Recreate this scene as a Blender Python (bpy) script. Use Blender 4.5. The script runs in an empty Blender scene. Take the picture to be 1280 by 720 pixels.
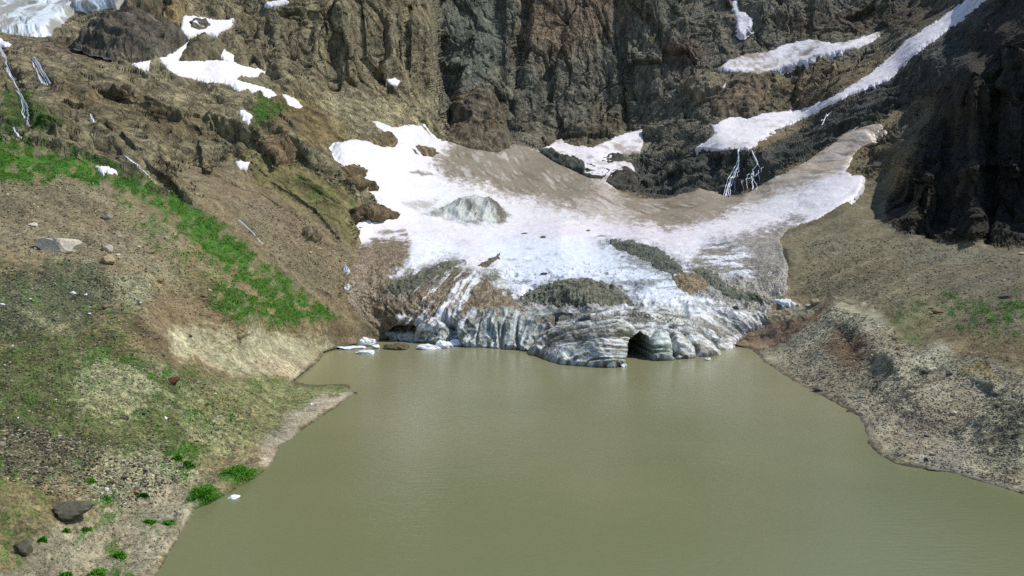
import bpy, bmesh, math, time
import numpy as np
from mathutils import Vector, Matrix
T0 = time.time()
rng = np.random.default_rng(11)
C = bpy.context.scene.collection
F32 = np.float32

# ------------------------------------------------------------------ survey frame
# Bearings are noted in survey units (1280 x 720 sheet, focal 1004) from a station
# 40 m above the lake; every sight is given its own range in metres.
FOC, HCAM = 1004.0, 40.0
PT = math.atan(80.0 / FOC)
CP, SP = math.cos(PT), math.sin(PT)

def pos(x, y, d):
    yd = FOC * CP + (360 - y) * SP
    zd = -FOC * SP + (360 - y) * CP
    t = d / yd
    return np.stack([(x - 640) * t, d + 0 * t, HCAM + zd * t], -1)

def plane_d(y):                       # range at which a sight meets the water level
    yd = FOC * CP + (360 - y) * SP
    zd = -FOC * SP + (360 - y) * CP
    zd = np.minimum(zd, -1.0)
    return -HCAM * yd / zd

# ------------------------------------------------------------------ noise
TAB = np.random.default_rng(5).random(64 ** 3).astype(F32) * 2 - 1
ROT = np.array([[0.00, 0.80, 0.60], [-0.80, 0.36, -0.48], [-0.60, -0.48, 0.64]], F32)

def vn(p):
    p = p.astype(F32)
    i = np.floor(p)
    f = p - i
    f = f * f * f * (f * (f * 6 - 15) + 10)
    i = i.astype(np.int32)
    x0, y0, z0 = i[:, 0] & 63, i[:, 1] & 63, i[:, 2] & 63
    x1, y1, z1 = (x0 + 1) & 63, (y0 + 1) & 63, (z0 + 1) & 63
    x0 = x0 * 4096; x1 = x1 * 4096; y0 = y0 * 64; y1 = y1 * 64
    fx, fy, fz = f[:, 0], f[:, 1], f[:, 2]
    def l(a, b, t): return a + (b - a) * t
    a = l(l(TAB[x0 + y0 + z0], TAB[x1 + y0 + z0], fx), l(TAB[x0 + y1 + z0], TAB[x1 + y1 + z0], fx), fy)
    b = l(l(TAB[x0 + y0 + z1], TAB[x1 + y0 + z1], fx), l(TAB[x0 + y1 + z1], TAB[x1 + y1 + z1], fx), fy)
    return l(a, b, fz)

def fbm(p, octv=4, gain=0.5, seed=0.0):
    p = p.astype(F32) + F32(seed * 7.31)
    a, s, out = 1.0, 0.0, 0
    for _ in range(octv):
        out = out + a * vn(p); s += a; a *= gain
        p = (p @ ROT) * F32(2.07) + F32(3.7)
    return out / s * 1.6

def ridged(p, octv=4, gain=0.55, seed=0.0):
    p = p.astype(F32) + F32(seed * 5.17)
    a, s, out, w = 1.0, 0.0, 0, 1.0
    for _ in range(octv):
        n = 1 - np.abs(vn(p)) * 1.8
        n = np.clip(n, -0.5, 1) * w
        w = np.clip(n * 1.3, 0.15, 1)
        out = out + a * n; s += a; a *= gain
        p = (p @ ROT) * F32(2.11) + F32(1.9)
    return out / s

def sstep(a, b, x):
    t = np.clip((x - a) / (b - a), 0, 1)
    return t * t * (3 - 2 * t)

def sdist(poly, x, y):
    """signed distance to an outline, positive inside"""
    P = np.asarray(poly, float)
    Q = np.roll(P, -1, 0)
    d2 = np.full(x.shape, 1e12); ins = np.zeros(x.shape, bool)
    for (ax, ay), (bx, by) in zip(P, Q):
        ex, ey = bx - ax, by - ay
        t = np.clip(((x - ax) * ex + (y - ay) * ey) / (ex * ex + ey * ey + 1e-9), 0, 1)
        d2 = np.minimum(d2, (x - ax - t * ex) ** 2 + (y - ay - t * ey) ** 2)
        if ay != by:
            c = ((ay > y) != (by > y)) & (x < (bx - ax) * (y - ay) / (by - ay) + ax)
            ins ^= c
    return np.where(ins, 1, -1) * np.sqrt(d2)

def sdist_box(poly, x, y, pad):
    P = np.asarray(poly, float)
    out = np.full(x.shape, -1e3)
    m = (x > P[:, 0].min() - pad) & (x < P[:, 0].max() + pad) & (y > P[:, 1].min() - pad) & (y < P[:, 1].max() + pad)
    if m.any(): out[m] = sdist(poly, x[m], y[m])
    return out

def ldist(line, x, y):
    P = np.asarray(line, float)
    d2 = np.full(x.shape, 1e12)
    for (ax, ay), (bx, by) in zip(P[:-1], P[1:]):
        ex, ey = bx - ax, by - ay
        t = np.clip(((x - ax) * ex + (y - ay) * ey) / (ex * ex + ey * ey + 1e-9), 0, 1)
        d2 = np.minimum(d2, (x - ax - t * ex) ** 2 + (y - ay - t * ey) ** 2)
    return np.sqrt(d2)

# ------------------------------------------------------------------ lake outline, glacier outline
SHORE_L = [(-60, 1120), (90, 900), (170, 770), (195, 719), (227, 667), (244, 637), (262, 630), (284, 618), (320, 597), (329, 591), (342, 578), (346, 566), (356, 556),
           (382, 535), (418, 511), (444, 491), (438, 482), (420, 479), (404, 480), (382, 480), (366, 477), (378, 467), (400, 450), (404, 440), (440, 431), (470, 427), (483, 424)]
FRONT = [(500, 426), (517, 427), (545, 431), (580, 433), (605, 434), (627, 436), (650, 437), (664, 440), (680, 447), (705, 456), (735, 458), (763, 459), (784, 456), (800, 451),
         (820, 450), (843, 449), (873, 446), (902, 442), (908, 435)]
SHORE_R = [(925, 433), (940, 437), (956, 453), (963, 457), (991, 476), (1024, 493), (1050, 507), (1074, 520), (1082, 535), (1085, 554), (1100, 570), (1119, 580), (1158, 587), (1185, 590),
           (1213, 598), (1250, 609), (1280, 618), (1400, 655), (1600, 720), (1900, 830), (2100, 1120)]
LAKE = SHORE_L + [(500, 415), (600, 415), (760, 425), (890, 425)] + SHORE_R
GLACIER = [(487, 424), (470, 411), (450, 396), (437, 380), (432, 365), (436, 350), (440, 335), (446, 320), (452, 303), (448, 295), (453, 280), (455, 272), (475, 273), (494, 271),
           (474, 259), (470, 248), (460, 240), (469, 237), (452, 225), (436, 218), (450, 221), (457, 214), (456, 208), (440, 200), (430, 190), (423, 181), (440, 174), (455, 175),
           (480, 183), (497, 180), (490, 170), (475, 160), (463, 150), (478, 153), (490, 160), (503, 157), (528, 158), (535, 166), (545, 176), (562, 177), (580, 182), (600, 187),
           (620, 190), (633, 183), (645, 180), (655, 182), (672, 190), (690, 200), (715, 212), (735, 222), (755, 224), (775, 240), (795, 247), (825, 249), (845, 246), (860, 241),
           (876, 238), (890, 242), (905, 247), (925, 246), (940, 239), (960, 226), (985, 215), (1010, 200), (1040, 180), (1060, 166), (1080, 158), (1100, 155), (1104, 159),
           (1090, 170), (1092, 178), (1075, 184), (1065, 196), (1058, 214), (1065, 220), (1078, 219), (1078, 232), (1070, 245), (1050, 257), (1020, 275), (1000, 280), (985, 286), (975, 300),
           (985, 330), (985, 360), (980, 375), (962, 386), (958, 398), (935, 418), (918, 432), (908, 437)] + FRONT[::-1]

# ------------------------------------------------------------------ ranges (sheet x, sheet y, metres)
CTRL = [
 # left bank and grassy spur
 (0,720,80),(100,720,86),(0,660,86),(100,660,94),(180,660,108),(0,600,95),(100,600,103),(200,600,113),(260,600,123),(0,500,116),(100,500,123),(200,500,136),(300,500,158),(330,540,150),
 (390,497,184),(0,400,145),(100,400,156),(200,400,172),(300,400,193),(0,300,183),(100,300,194),(200,300,208),(300,330,226),(0,230,215),(100,240,222),(220,265,235),(0,186,238),(100,208,243),
 (170,222,243),(300,310,240),(350,350,245),(400,396,252),(350,430,219),(300,455,186),(250,440,179),(400,430,247),(430,410,262),(470,416,272),(365,460,206),(-300,720,66),(-300,500,98),(-300,300,150),(-300,150,205),
 (-700,700,50),(-700,300,110),(-700,0,190),(-60,1000,50),(-400,1100,40),(-300,0,330),(-300,-250,520),(-700,-250,300),
 # rock slope behind the spur
 (0,168,266),(60,180,262),(120,200,262),(200,232,262),(300,298,262),(360,345,262),(410,380,268),(230,215,280),(300,250,285),(350,300,272),(430,350,280),(440,330,290),(440,280,318),(470,262,345),(400,230,332),
 (400,150,410),(330,180,340),(300,200,308),(300,130,372),(200,200,284),(200,130,345),(200,85,395),(100,170,279),(100,105,346),(0,140,286),(50,160,272),(0,90,345),(50,70,375),(0,50,390),(0,36,430),(0,0,520),(80,40,430),(80,0,530),
 (140,62,405),(150,15,455),(190,78,402),(250,90,425),(250,60,450),(250,30,475),(330,112,432),(330,90,470),(330,60,490),(330,0,515),(420,120,490),(420,60,515),(420,0,530),(470,130,515),(500,115,540),(500,60,565),(500,0,585),(535,40,600),(540,100,590),
 (0,-250,640),(250,-250,600),(500,-250,660),
 # snow and glacier interior
 (440,182,402),(470,168,440),(530,162,520),(500,200,430),(450,225,372),(470,240,368),(460,285,336),(450,312,312),(438,345,288),(455,390,278),(475,405,274),
 (560,182,560),(600,189,560),(640,184,580),(560,215,470),(580,200,520),(640,215,545),(700,215,560),(640,240,480),(700,235,530),(735,224,560),(775,242,530),(600,245,430),(600,265,402),(700,255,455),(760,265,450),(820,262,460),(850,248,490),(905,248,480),
 (940,240,470),(960,228,462),(1000,220,440),(1040,190,450),(1080,165,455),(1060,225,402),(1060,245,380),(1000,255,395),(950,270,388),(900,275,392),(850,285,378),(800,290,375),(700,290,366),(600,300,346),(520,290,346),(520,320,312),(600,330,312),(520,360,286),(600,360,290),
 (560,385,274),(480,330,300),(700,330,315),(700,360,286),(780,330,318),(850,310,335),(850,340,302),(920,300,336),(960,320,312),(970,350,290),(900,370,280),(930,400,268),(850,365,278),(780,375,276),(930,425,262),
 # ice front and lobe
 (500,400,271),(530,398,271),(560,400,267),(590,400,265),(620,400,264),(650,400,266),(530,412,269.5),(580,415,263),(620,415,261),(650,415,260),(660,390,274),(600,385,274),
 (670,428,253),(670,415,257),(680,405,264),(700,437,240),(700,422,243),(705,410,250),(710,400,260),(763,445,225),(763,430,228),(763,415,234),(763,404,242),(763,395,254),(763,386,266),(810,440,236),(820,430,236),(815,410,241),(815,398,252),
 (850,438,237),(850,424,241),(850,410,250),(850,398,262),(885,435,245),(885,422,251),(885,410,260),(900,400,268),(735,445,228),(735,425,233),(735,408,243),
 # headwall
 (570,170,585),(600,180,584),(600,150,604),(600,118,622),(560,110,640),(560,60,672),(600,50,682),(640,172,640),(650,120,668),(700,180,655),(700,100,690),(700,0,725),(760,150,690),(800,150,690),(800,80,712),(800,0,738),(650,0,722),(560,0,690),
 (740,192,600),(700,190,600),(790,185,622),(760,212,575),(790,215,582),(850,188,590),(830,240,532),(850,205,560),(925,190,512),(870,200,552),(905,192,530),(960,200,490),(900,172,560),(920,152,605),(1000,138,606),(900,112,640),(930,85,672),(1000,66,682),(1000,105,640),(1090,80,596),
 (1100,45,672),(1160,40,560),(1210,5,560),(920,20,730),(1000,0,725),(1150,0,676),(1000,172,530),(1050,128,528),(1100,108,515),(1150,70,505),(1200,42,500),(1250,5,480),(1120,140,470),(1090,190,432),(1160,140,432),(1090,220,402),
 (600,-250,800),(800,-250,830),(1000,-250,820),(1200,-100,640),(1250,-250,600),
 # right slope and moraine
 (1100,222,398),(1120,250,378),(1050,270,352),(1000,300,330),(1090,290,322),(1040,330,292),(1000,345,288),(1010,372,274),(940,433,259),(965,400,268),(960,430,258),(1050,400,236),(1040,440,213),(1100,395,232),(1100,350,262),(1100,440,193),(1000,440,227),(1150,500,155),
 (1200,400,205),(1200,350,242),(1280,400,188),(1280,340,238),(1280,500,140),(1280,560,130),(1200,560,138),(1150,550,149),(1100,500,170),(1200,318,285),(1280,316,272),(1130,310,300),(1600,500,110),(1600,350,180),(2000,600,80),(2000,350,130),
 # buttress on the right
 (1150,286,322),(1120,262,334),(1200,295,305),(1280,298,296),(1280,240,312),(1200,240,322),(1150,225,338),(1140,205,348),(1185,130,362),(1220,150,350),(1280,100,340),(1210,80,372),(1280,20,365),(1250,40,378),(1300,-60,390),(1600,0,300),(1600,-250,360),(2000,0,220),(2000,-250,260),
 (1104,262,372),(1118,205,405),(1160,125,455),(1205,55,495),
]
cx = np.array([c[0] for c in CTRL], float); cy = np.array([c[1] for c in CTRL], float); cd = np.array([c[2] for c in CTRL], float)
def resample(line, step):
    out = []
    for (a, b) in zip(line[:-1], line[1:]):
        n = max(1, int(math.dist(a, b) / step))
        for k in range(n): out.append((a[0] + (b[0] - a[0]) * k / n, a[1] + (b[1] - a[1]) * k / n))
    return out + [line[-1]]
sh = np.array([p for p in resample(SHORE_L, 14) + resample(FRONT, 14) + resample(SHORE_R, 20)])
cx = np.r_[cx, sh[:, 0]]; cy = np.r_[cy, sh[:, 1]]; cd = np.r_[cd, plane_d(sh[:, 1])]
GX0, GY0, GS = -760.0, -300.0, 5.0
gx = np.arange(GX0, 2060, GS); gy = np.arange(GY0, 1160, GS)
def rbf():
    n = len(cx); sc = 0.01
    A = np.zeros((n + 3, n + 3))
    A[:n, :n] = np.hypot(cx[:, None] - cx, cy[:, None] - cy) * sc
    A[:n, n] = 1; A[:n, n + 1] = cx * sc; A[:n, n + 2] = cy * sc; A[n:, :n] = A[:n, n:].T
    w = np.linalg.solve(A + 1e-9 * np.eye(n + 3), np.r_[np.log(cd), 0, 0, 0])
    out = np.empty((len(gy), len(gx)))
    for j, yy in enumerate(gy):
        r = np.hypot(gx[:, None] - cx, yy - cy) * sc
        out[j] = r @ w[:n] + w[n] + w[n + 1] * gx * sc + w[n + 2] * yy * sc
    k = np.array([1, 2, 1]) / 4.0
    for _ in range(2):
        q = np.pad(out, 1, mode='edge'); q = q[:-2] * k[0] + q[1:-1] * k[1] + q[2:] * k[2]
        out = q[:, :-2] * k[0] + q[:, 1:-1] * k[1] + q[:, 2:] * k[2]
    return out
LOGD = rbf()
def cubic(x, y):
    u = (x - GX0) / GS; v = (y - GY0) / GS
    i = np.clip(np.floor(u).astype(int), 1, len(gx) - 3); j = np.clip(np.floor(v).astype(int), 1, len(gy) - 3)
    fu = np.clip(u - i, 0, 1); fv = np.clip(v - j, 0, 1)
    def w(t): return [((-t + 3) * t - 3) * t / 6 + 1 / 6, (3 * t ** 3 - 6 * t * t + 4) / 6, (((-3 * t + 3) * t + 3) * t + 1) / 6, t ** 3 / 6]
    wu, wv = w(fu), w(fv); out = 0
    for b in range(4):
        r = 0
        for a in range(4): r = r + wu[a] * LOGD[j + b - 1, i + a - 1]
        out = out + wv[b] * r
    return out

# hand-noted relief: line, half width, metres (+ stands out towards the valley, - cut back), softness power
RELIEF = [
 ([(774,-40),(775,40),(778,90),(783,160)], 5, -11), ([(657,-30),(656,30),(651,70),(650,110)], 6, -13), ([(551,-40),(549,40),(556,90),(562,150)], 10, -20), ([(687,70),(682,120),(676,160)], 7, -8),
 ([(705,0),(712,35)], 2.5, -4), ([(511,10),(509,95)], 4, -8), ([(496,20),(499,70)], 2.5, -4), ([(535,-20),(541,50),(535,95)], 8, 9), ([(415,55),(418,110)], 7, -8), ([(450,0),(455,70),(478,100)], 4, -5), ([(430,10),(440,90)], 10, 6),
 ([(620,-40),(625,80),(632,140)], 6, -7), ([(600,-30),(590,60),(580,110)], 14, 9), ([(730,0),(735,80),(725,160)], 22, 9), ([(810,-30),(820,60),(815,140)], 20, 7), ([(850,-20),(860,60)], 14, 6), ([(1012,-20),(1010,45)], 4, -6), ([(960,-20),(955,50)], 16, 6),
 ([(1000,80),(990,140)], 3, -5), ([(965,95),(960,140)], 3, -4), ([(1040,70),(1035,120)], 2.5, -3), ([(390,20),(380,90)], 6, -6), ([(345,20),(352,100)], 8, 6), ([(300,40),(310,95)], 6, -5),
 # slabs on the left
 ([(60,100),(110,82),(160,105)], 12, 7), ([(40,128),(100,115),(125,145)], 14, 7), ([(110,110),(170,112),(215,130),(235,150)], 10, 6), ([(125,120),(180,140),(205,165)], 7, -6), ([(190,105),(240,130),(280,150),(330,170)], 9, 6),
 ([(100,150),(140,160),(165,195)], 10, 6), ([(55,150),(100,170)], 8, 5), ([(130,150),(150,172),(180,205),(225,240)], 5, -6), ([(240,165),(280,178),(330,182)], 7, -5), ([(250,175),(262,205)], 4, 4), ([(330,175),(345,205)], 5, 6),
 ([(300,150),(360,165),(400,200),(450,230)], 9, 6), ([(380,220),(420,250),(470,268)], 6, 5), ([(340,230),(390,262),(420,300)], 5, -4), ([(20,105),(36,150),(30,175)], 6, -5), ([(0,58),(16,96)], 5, -5), ([(40,78),(60,106)], 7, -6),
 # right side: falls step, ribs, buttress buttresses
 ([(925,192),(918,240)], 10, -7), ([(880,200),(868,236)], 8, 5), ([(845,200),(838,240)], 6, -5), ([(955,190),(965,215)], 9, 5), ([(1160,150),(1150,220),(1140,270)], 9, 8), ([(1190,110),(1185,200),(1175,280)], 7, -8),
 ([(1215,90),(1222,200),(1215,290)], 12, 9), ([(1245,120),(1240,220),(1235,300)], 6, -8), ([(1270,120),(1268,220)], 9, 7), ([(1210,215),(1240,200),(1280,210)], 6, 6),
 # moraine crests and gullies
 ([(1045,392),(1075,405),(1105,440),(1120,455)], 14, 3.0), ([(1055,420),(1065,445)], 12, -3.0), ([(1110,440),(1150,455),(1200,462),(1240,470)], 7, 1.3), ([(960,395),(1040,372)], 9, 1.5), ([(920,430),(960,420),(1000,400)], 5, -1.2),
 ([(1150,540),(1165,580)], 18, 1.2), ([(0,540),(80,560),(130,600)], 12, -1.0), ([(60,590),(90,640)], 10, 0.8), ([(215,555),(280,600)], 10, 0.8), ([(205,440),(260,470),(340,475)], 6, -1.0), ([(270,440),(305,425),(320,418)], 3, -0.8),
 ([(200,300),(290,380)], 14, 1.5), ([(190,370),(250,375)], 8, -1.0), ([(300,275),(330,310),(410,372)], 5, -2.0),
]
def depth(x, y):
    d = np.exp(cubic(x, y))
    for line, w, amp in RELIEF:
        P = np.asarray(line, float)
        m = (x > P[:, 0].min() - 3 * w) & (x < P[:, 0].max() + 3 * w) & (y > P[:, 1].min() - 3 * w) & (y < P[:, 1].max() + 3 * w)
        if m.any():
            q = ldist(line, x[m], y[m]) / w
            d[m] -= amp * np.exp(-q * q)
    return d

def base_frame(x, y, dfun):
    e = 1.5
    p = pos(x, y, dfun(x, y)); px = pos(x + e, y, dfun(x + e, y)); py = pos(x, y - e, dfun(x, y - e))
    n = np.cross(px - p, py - p); n /= np.linalg.norm(n, axis=-1, keepdims=True) + 1e-9
    return p, n

def d_land(x, y):
    d = depth(x, y)
    sl = sdist(LAKE, x, y)
    pd = plane_d(y)
    low = (y > 330)
    d = np.where((sl <= 0) & low & (sl > -90), np.minimum(d, pd * (1 - 0.0016 * np.minimum(-sl, 12))), d)
    lake = pd * (1 + 0.0035 * np.clip(sl, 0, 40))
    d = np.where((sl > 0), lake, d)
    g = sdist(GLACIER, x, y)
    d = np.where(g > 0, d * (1 + 0.035 * sstep(0, 14, g)) , d)
    return d

# ------------------------------------------------------------------ materials
def srgb(r, g, b):
    f = lambda c: (c / 255 / 12.92) if c <= 10 else ((c / 255 + 0.055) / 1.055) ** 2.4
    return np.array([f(r), f(g), f(b)])

def nt(name):
    m = bpy.data.materials.new(name); m.use_nodes = True
    t = m.node_tree
    for n in list(t.nodes): t.nodes.remove(n)
    o = t.nodes.new('ShaderNodeOutputMaterial'); b = t.nodes.new('ShaderNodeBsdfPrincipled')
    t.links.new(b.outputs[0], o.inputs[0])
    return m, t, b
def N(t, k, **kw):
    n = t.nodes.new(k)
    for a, v in kw.items():
        if a.startswith('i_'): n.inputs[a[2:].replace('_', ' ')].default_value = v
        else: setattr(n, a, v)
    return n
def math_(t, op, a, b=None, c=None):
    n = t.nodes.new('ShaderNodeMath'); n.operation = op
    for i, v in enumerate([a, b, c]):
        if v is None: continue
        if isinstance(v, (int, float)): n.inputs[i].default_value = v
        else: t.links.new(v, n.inputs[i])
    return n.outputs[0]
def vmap(t, scale):
    g = N(t, 'ShaderNodeNewGeometry'); mp = N(t, 'ShaderNodeMapping'); mp.inputs['Scale'].default_value = scale
    t.links.new(g.outputs['Position'], mp.inputs[0]); return mp.outputs[0]
def noise_n(t, vec, scale, detail=5, rough=0.6):
    n = N(t, 'ShaderNodeTexNoise'); n.inputs['Scale'].default_value = scale; n.inputs['Detail'].default_value = detail; n.inputs['Roughness'].default_value = rough
    t.links.new(vec, n.inputs['Vector']); return n
def maprange(t, v, a, b, c, d):
    n = N(t, 'ShaderNodeMapRange'); t.links.new(v, n.inputs[0])
    for i, q in zip((1, 2, 3, 4), (a, b, c, d)): n.inputs[i].default_value = q
    return n.outputs[0]
def mulcol(t, col, fac):
    n = N(t, 'ShaderNodeVectorMath', operation='SCALE'); t.links.new(col, n.inputs[0]); t.links.new(fac, n.inputs['Scale']); return n.outputs[0]
def bump(t, b, h, dist, strength=1.0, prev=None):
    n = N(t, 'ShaderNodeBump'); n.inputs['Distance'].default_value = dist; n.inputs['Strength'].default_value = strength
    t.links.new(h, n.inputs['Height'])
    if prev is not None: t.links.new(prev, n.inputs['Normal'])
    t.links.new(n.outputs[0], b.inputs['Normal']); return n.outputs[0]

def mat_earth():
    """soil, scree and bedrock: vertex zones give the ground's own colour; stones, cracks and lichen are procedural"""
    m, t, b = nt('earth_and_rock')
    a = N(t, 'ShaderNodeAttribute', attribute_name='zone'); gr = N(t, 'ShaderNodeAttribute', attribute_name='grit'); rk = N(t, 'ShaderNodeAttribute', attribute_name='rock')
    v = vmap(t, (1, 1, 1)); vs = vmap(t, (1.0, 1.0, 0.38))
    v1 = N(t, 'ShaderNodeTexVoronoi'); v1.inputs['Scale'].default_value = 1.5; t.links.new(v, v1.inputs['Vector'])
    v2 = N(t, 'ShaderNodeTexVoronoi'); v2.inputs['Scale'].default_value = 3.6; t.links.new(v, v2.inputs['Vector'])
    s1 = N(t, 'ShaderNodeSeparateColor'); t.links.new(v1.outputs['Color'], s1.inputs[0])
    s2 = N(t, 'ShaderNodeSeparateColor'); t.links.new(v2.outputs['Color'], s2.inputs[0])
    p1 = maprange(t, s1.outputs[0], 0, 1, -0.45, 0.55); p2 = maprange(t, s2.outputs[0], 0, 1, -0.5, 0.65)
    pe = math_(t, 'ADD', p1, p2)
    fac_g = math_(t, 'MULTIPLY_ADD', pe, gr.outputs['Fac'], 1.0)
    n1 = noise_n(t, v, 0.35, 8, 0.68); n2 = noise_n(t, vs, 0.12, 9, 0.72)
    fn = maprange(t, n1.outputs[0], 0.25, 0.75, 0.62, 1.38)
    fr = maprange(t, n2.outputs[0], 0.3, 0.7, 0.4, 1.7)
    fr2 = math_(t, 'MULTIPLY_ADD', math_(t, 'SUBTRACT', fr, 1.0), rk.outputs['Fac'], 1.0)
    f = math_(t, 'MULTIPLY', math_(t, 'MULTIPLY', fac_g, fn), fr2)
    jv = N(t, 'ShaderNodeTexVoronoi', feature='DISTANCE_TO_EDGE'); jv.inputs['Scale'].default_value = .16
    wp = N(t, 'ShaderNodeVectorMath', operation='ADD'); nz = noise_n(t, v, .08, 4, .6); sc_ = N(t, 'ShaderNodeVectorMath', operation='SCALE'); sc_.inputs['Scale'].default_value = 9.0
    t.links.new(nz.outputs['Color'], sc_.inputs[0]); t.links.new(vmap(t, (1, 1, .4)), wp.inputs[0]); t.links.new(sc_.outputs[0], wp.inputs[1]); t.links.new(wp.outputs[0], jv.inputs['Vector'])
    jd = maprange(t, jv.outputs['Distance'], 0.0, .07, 0.0, 1.0)
    jf = math_(t, 'MULTIPLY_ADD', math_(t, 'MULTIPLY', math_(t, 'SUBTRACT', jd, 1.0), .42), rk.outputs['Fac'], 1.0)
    f = math_(t, 'MAXIMUM', math_(t, 'MULTIPLY', f, jf), 0.12)
    col = mulcol(t, a.outputs['Color'], f)
    n4 = noise_n(t, vmap(t, (1, 1, .07)), .16, 6, .7)
    st_ = maprange(t, n4.outputs[0], .4, .62, .5, 1.12)
    col = mulcol(t, col, math_(t, 'MULTIPLY_ADD', math_(t, 'SUBTRACT', st_, 1.0), rk.outputs['Fac'], 1.0))
    # warm / cold tint drift
    n3 = noise_n(t, v, 0.06, 4, 0.6)
    mix = N(t, 'ShaderNodeMix', data_type='RGBA', blend_type='MULTIPLY'); mix.inputs[0].default_value = 0.8
    cr = N(t, 'ShaderNodeValToRGB'); cr.color_ramp.elements[0].position = 0.35; cr.color_ramp.elements[0].color = (1.05, 0.99, 0.92, 1); cr.color_ramp.elements[1].position = 0.65; cr.color_ramp.elements[1].color = (0.95, 1.0, 1.0, 1)
    t.links.new(n3.outputs[0], cr.inputs[0]); t.links.new(col, mix.inputs[6]); t.links.new(cr.outputs[0], mix.inputs[7])
    t.links.new(mix.outputs[2], b.inputs['Base Color'])
    b.inputs['Roughness'].default_value = 0.9; b.inputs['Specular IOR Level'].default_value = 0.25
    hg = math_(t, 'MULTIPLY', math_(t, 'ADD', math_(t, 'MULTIPLY', v1.outputs['Distance'], -1.0), math_(t, 'MULTIPLY', v2.outputs['Distance'], -0.4)), gr.outputs['Fac'])
    bb = bump(t, b, hg, 0.4, 0.8)
    bb = bump(t, b, n1.outputs[0], 0.5, 0.7, bb)
    hr = math_(t, 'MULTIPLY', math_(t, 'MULTIPLY_ADD', jd, .12, n2.outputs[0]), rk.outputs['Fac'])
    bump(t, b, hr, 5.0, 0.9, bb)
    return m

def mat_ice(name, rough=0.55, spec=0.35, grain=0.4, sss=0.0):
    m, t, b = nt(name)
    a = N(t, 'ShaderNodeAttribute', attribute_name='zone'); gr = N(t, 'ShaderNodeAttribute', attribute_name='grit')
    v = vmap(t, (1, 1, 1))
    n1 = noise_n(t, v, 0.5, 8, 0.7)
    fn = maprange(t, n1.outputs[0], 0.3, 0.7, 0.86, 1.1)
    v1 = N(t, 'ShaderNodeTexVoronoi'); v1.inputs['Scale'].default_value = 1.2; t.links.new(v, v1.inputs['Vector'])
    s1 = N(t, 'ShaderNodeSeparateColor'); t.links.new(v1.outputs['Color'], s1.inputs[0])
    fg = math_(t, 'MULTIPLY_ADD', maprange(t, s1.outputs[0], 0, 1, -0.65, 0.65), gr.outputs['Fac'], 1.0)
    col = mulcol(t, a.outputs['Color'], math_(t, 'MULTIPLY', fn, fg))
    t.links.new(col, b.inputs['Base Color'])
    b.inputs['Roughness'].default_value = rough; b.inputs['Specular IOR Level'].default_value = spec
    bb = bump(t, b, n1.outputs[0], grain, 0.6)
    bump(t, b, math_(t, 'MULTIPLY', math_(t, 'MULTIPLY', v1.outputs['Distance'], -1.0), gr.outputs['Fac']), 0.5, 0.8, bb)
    return m

def mat_plain(name, col, rough=0.8, nscale=2.0, var=0.35, bdist=0.1, spec=0.3, randomize=0.0):
    m, t, b = nt(name)
    v = vmap(t, (1, 1, 1)); n1 = noise_n(t, v, nscale, 7, 0.65)
    f = maprange(t, n1.outputs[0], 0.3, 0.7, 1 - var, 1 + var)
    if randomize:
        oi = N(t, 'ShaderNodeObjectInfo')
        f = math_(t, 'MULTIPLY', f, maprange(t, oi.outputs['Random'], 0, 1, 1 - randomize, 1 + randomize))
    rgb = N(t, 'ShaderNodeRGB'); rgb.outputs[0].default_value = (*col, 1)
    t.links.new(mulcol(t, rgb.outputs[0], f), b.inputs['Base Color'])
    b.inputs['Roughness'].default_value = rough; b.inputs['Specular IOR Level'].default_value = spec
    bump(t, b, n1.outputs[0], bdist, 0.8)
    return m

def mat_water():
    m, t, b = nt('silty_water')
    v = vmap(t, (1, 1, 1)); n0 = noise_n(t, v, 0.012, 4, 0.55)
    cr = N(t, 'ShaderNodeValToRGB'); e = cr.color_ramp.elements
    e[0].position = 0.3; e[0].color = (*WATER_A, 1); e[1].position = 0.7; e[1].color = (*WATER_B, 1)
    t.links.new(n0.outputs[0], cr.inputs[0])
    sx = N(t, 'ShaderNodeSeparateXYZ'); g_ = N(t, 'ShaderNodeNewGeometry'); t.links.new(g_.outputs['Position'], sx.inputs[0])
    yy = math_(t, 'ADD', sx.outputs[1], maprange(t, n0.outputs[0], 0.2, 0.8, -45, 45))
    pl = maprange(t, yy, 110, 255, 0, .75)  # base colour pales toward the ice, painting in the snow's reflected sheen
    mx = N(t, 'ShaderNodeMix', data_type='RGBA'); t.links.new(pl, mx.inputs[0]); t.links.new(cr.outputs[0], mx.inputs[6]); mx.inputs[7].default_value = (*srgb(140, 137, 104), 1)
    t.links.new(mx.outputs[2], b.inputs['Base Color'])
    b.inputs['Roughness'].default_value = 0.2; b.inputs['IOR'].default_value = 1.33
    w1 = noise_n(t, vmap(t, (0.35, 1.0, 1)), 1.6, 3, 0.5); w2 = noise_n(t, vmap(t, (0.6, 1, 1)), 0.25, 3, 0.5)
    bb = bump(t, b, w1.outputs[0], 0.09, 0.7)
    bump(t, b, w2.outputs[0], 0.12, 0.5, bb)
    return m

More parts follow.
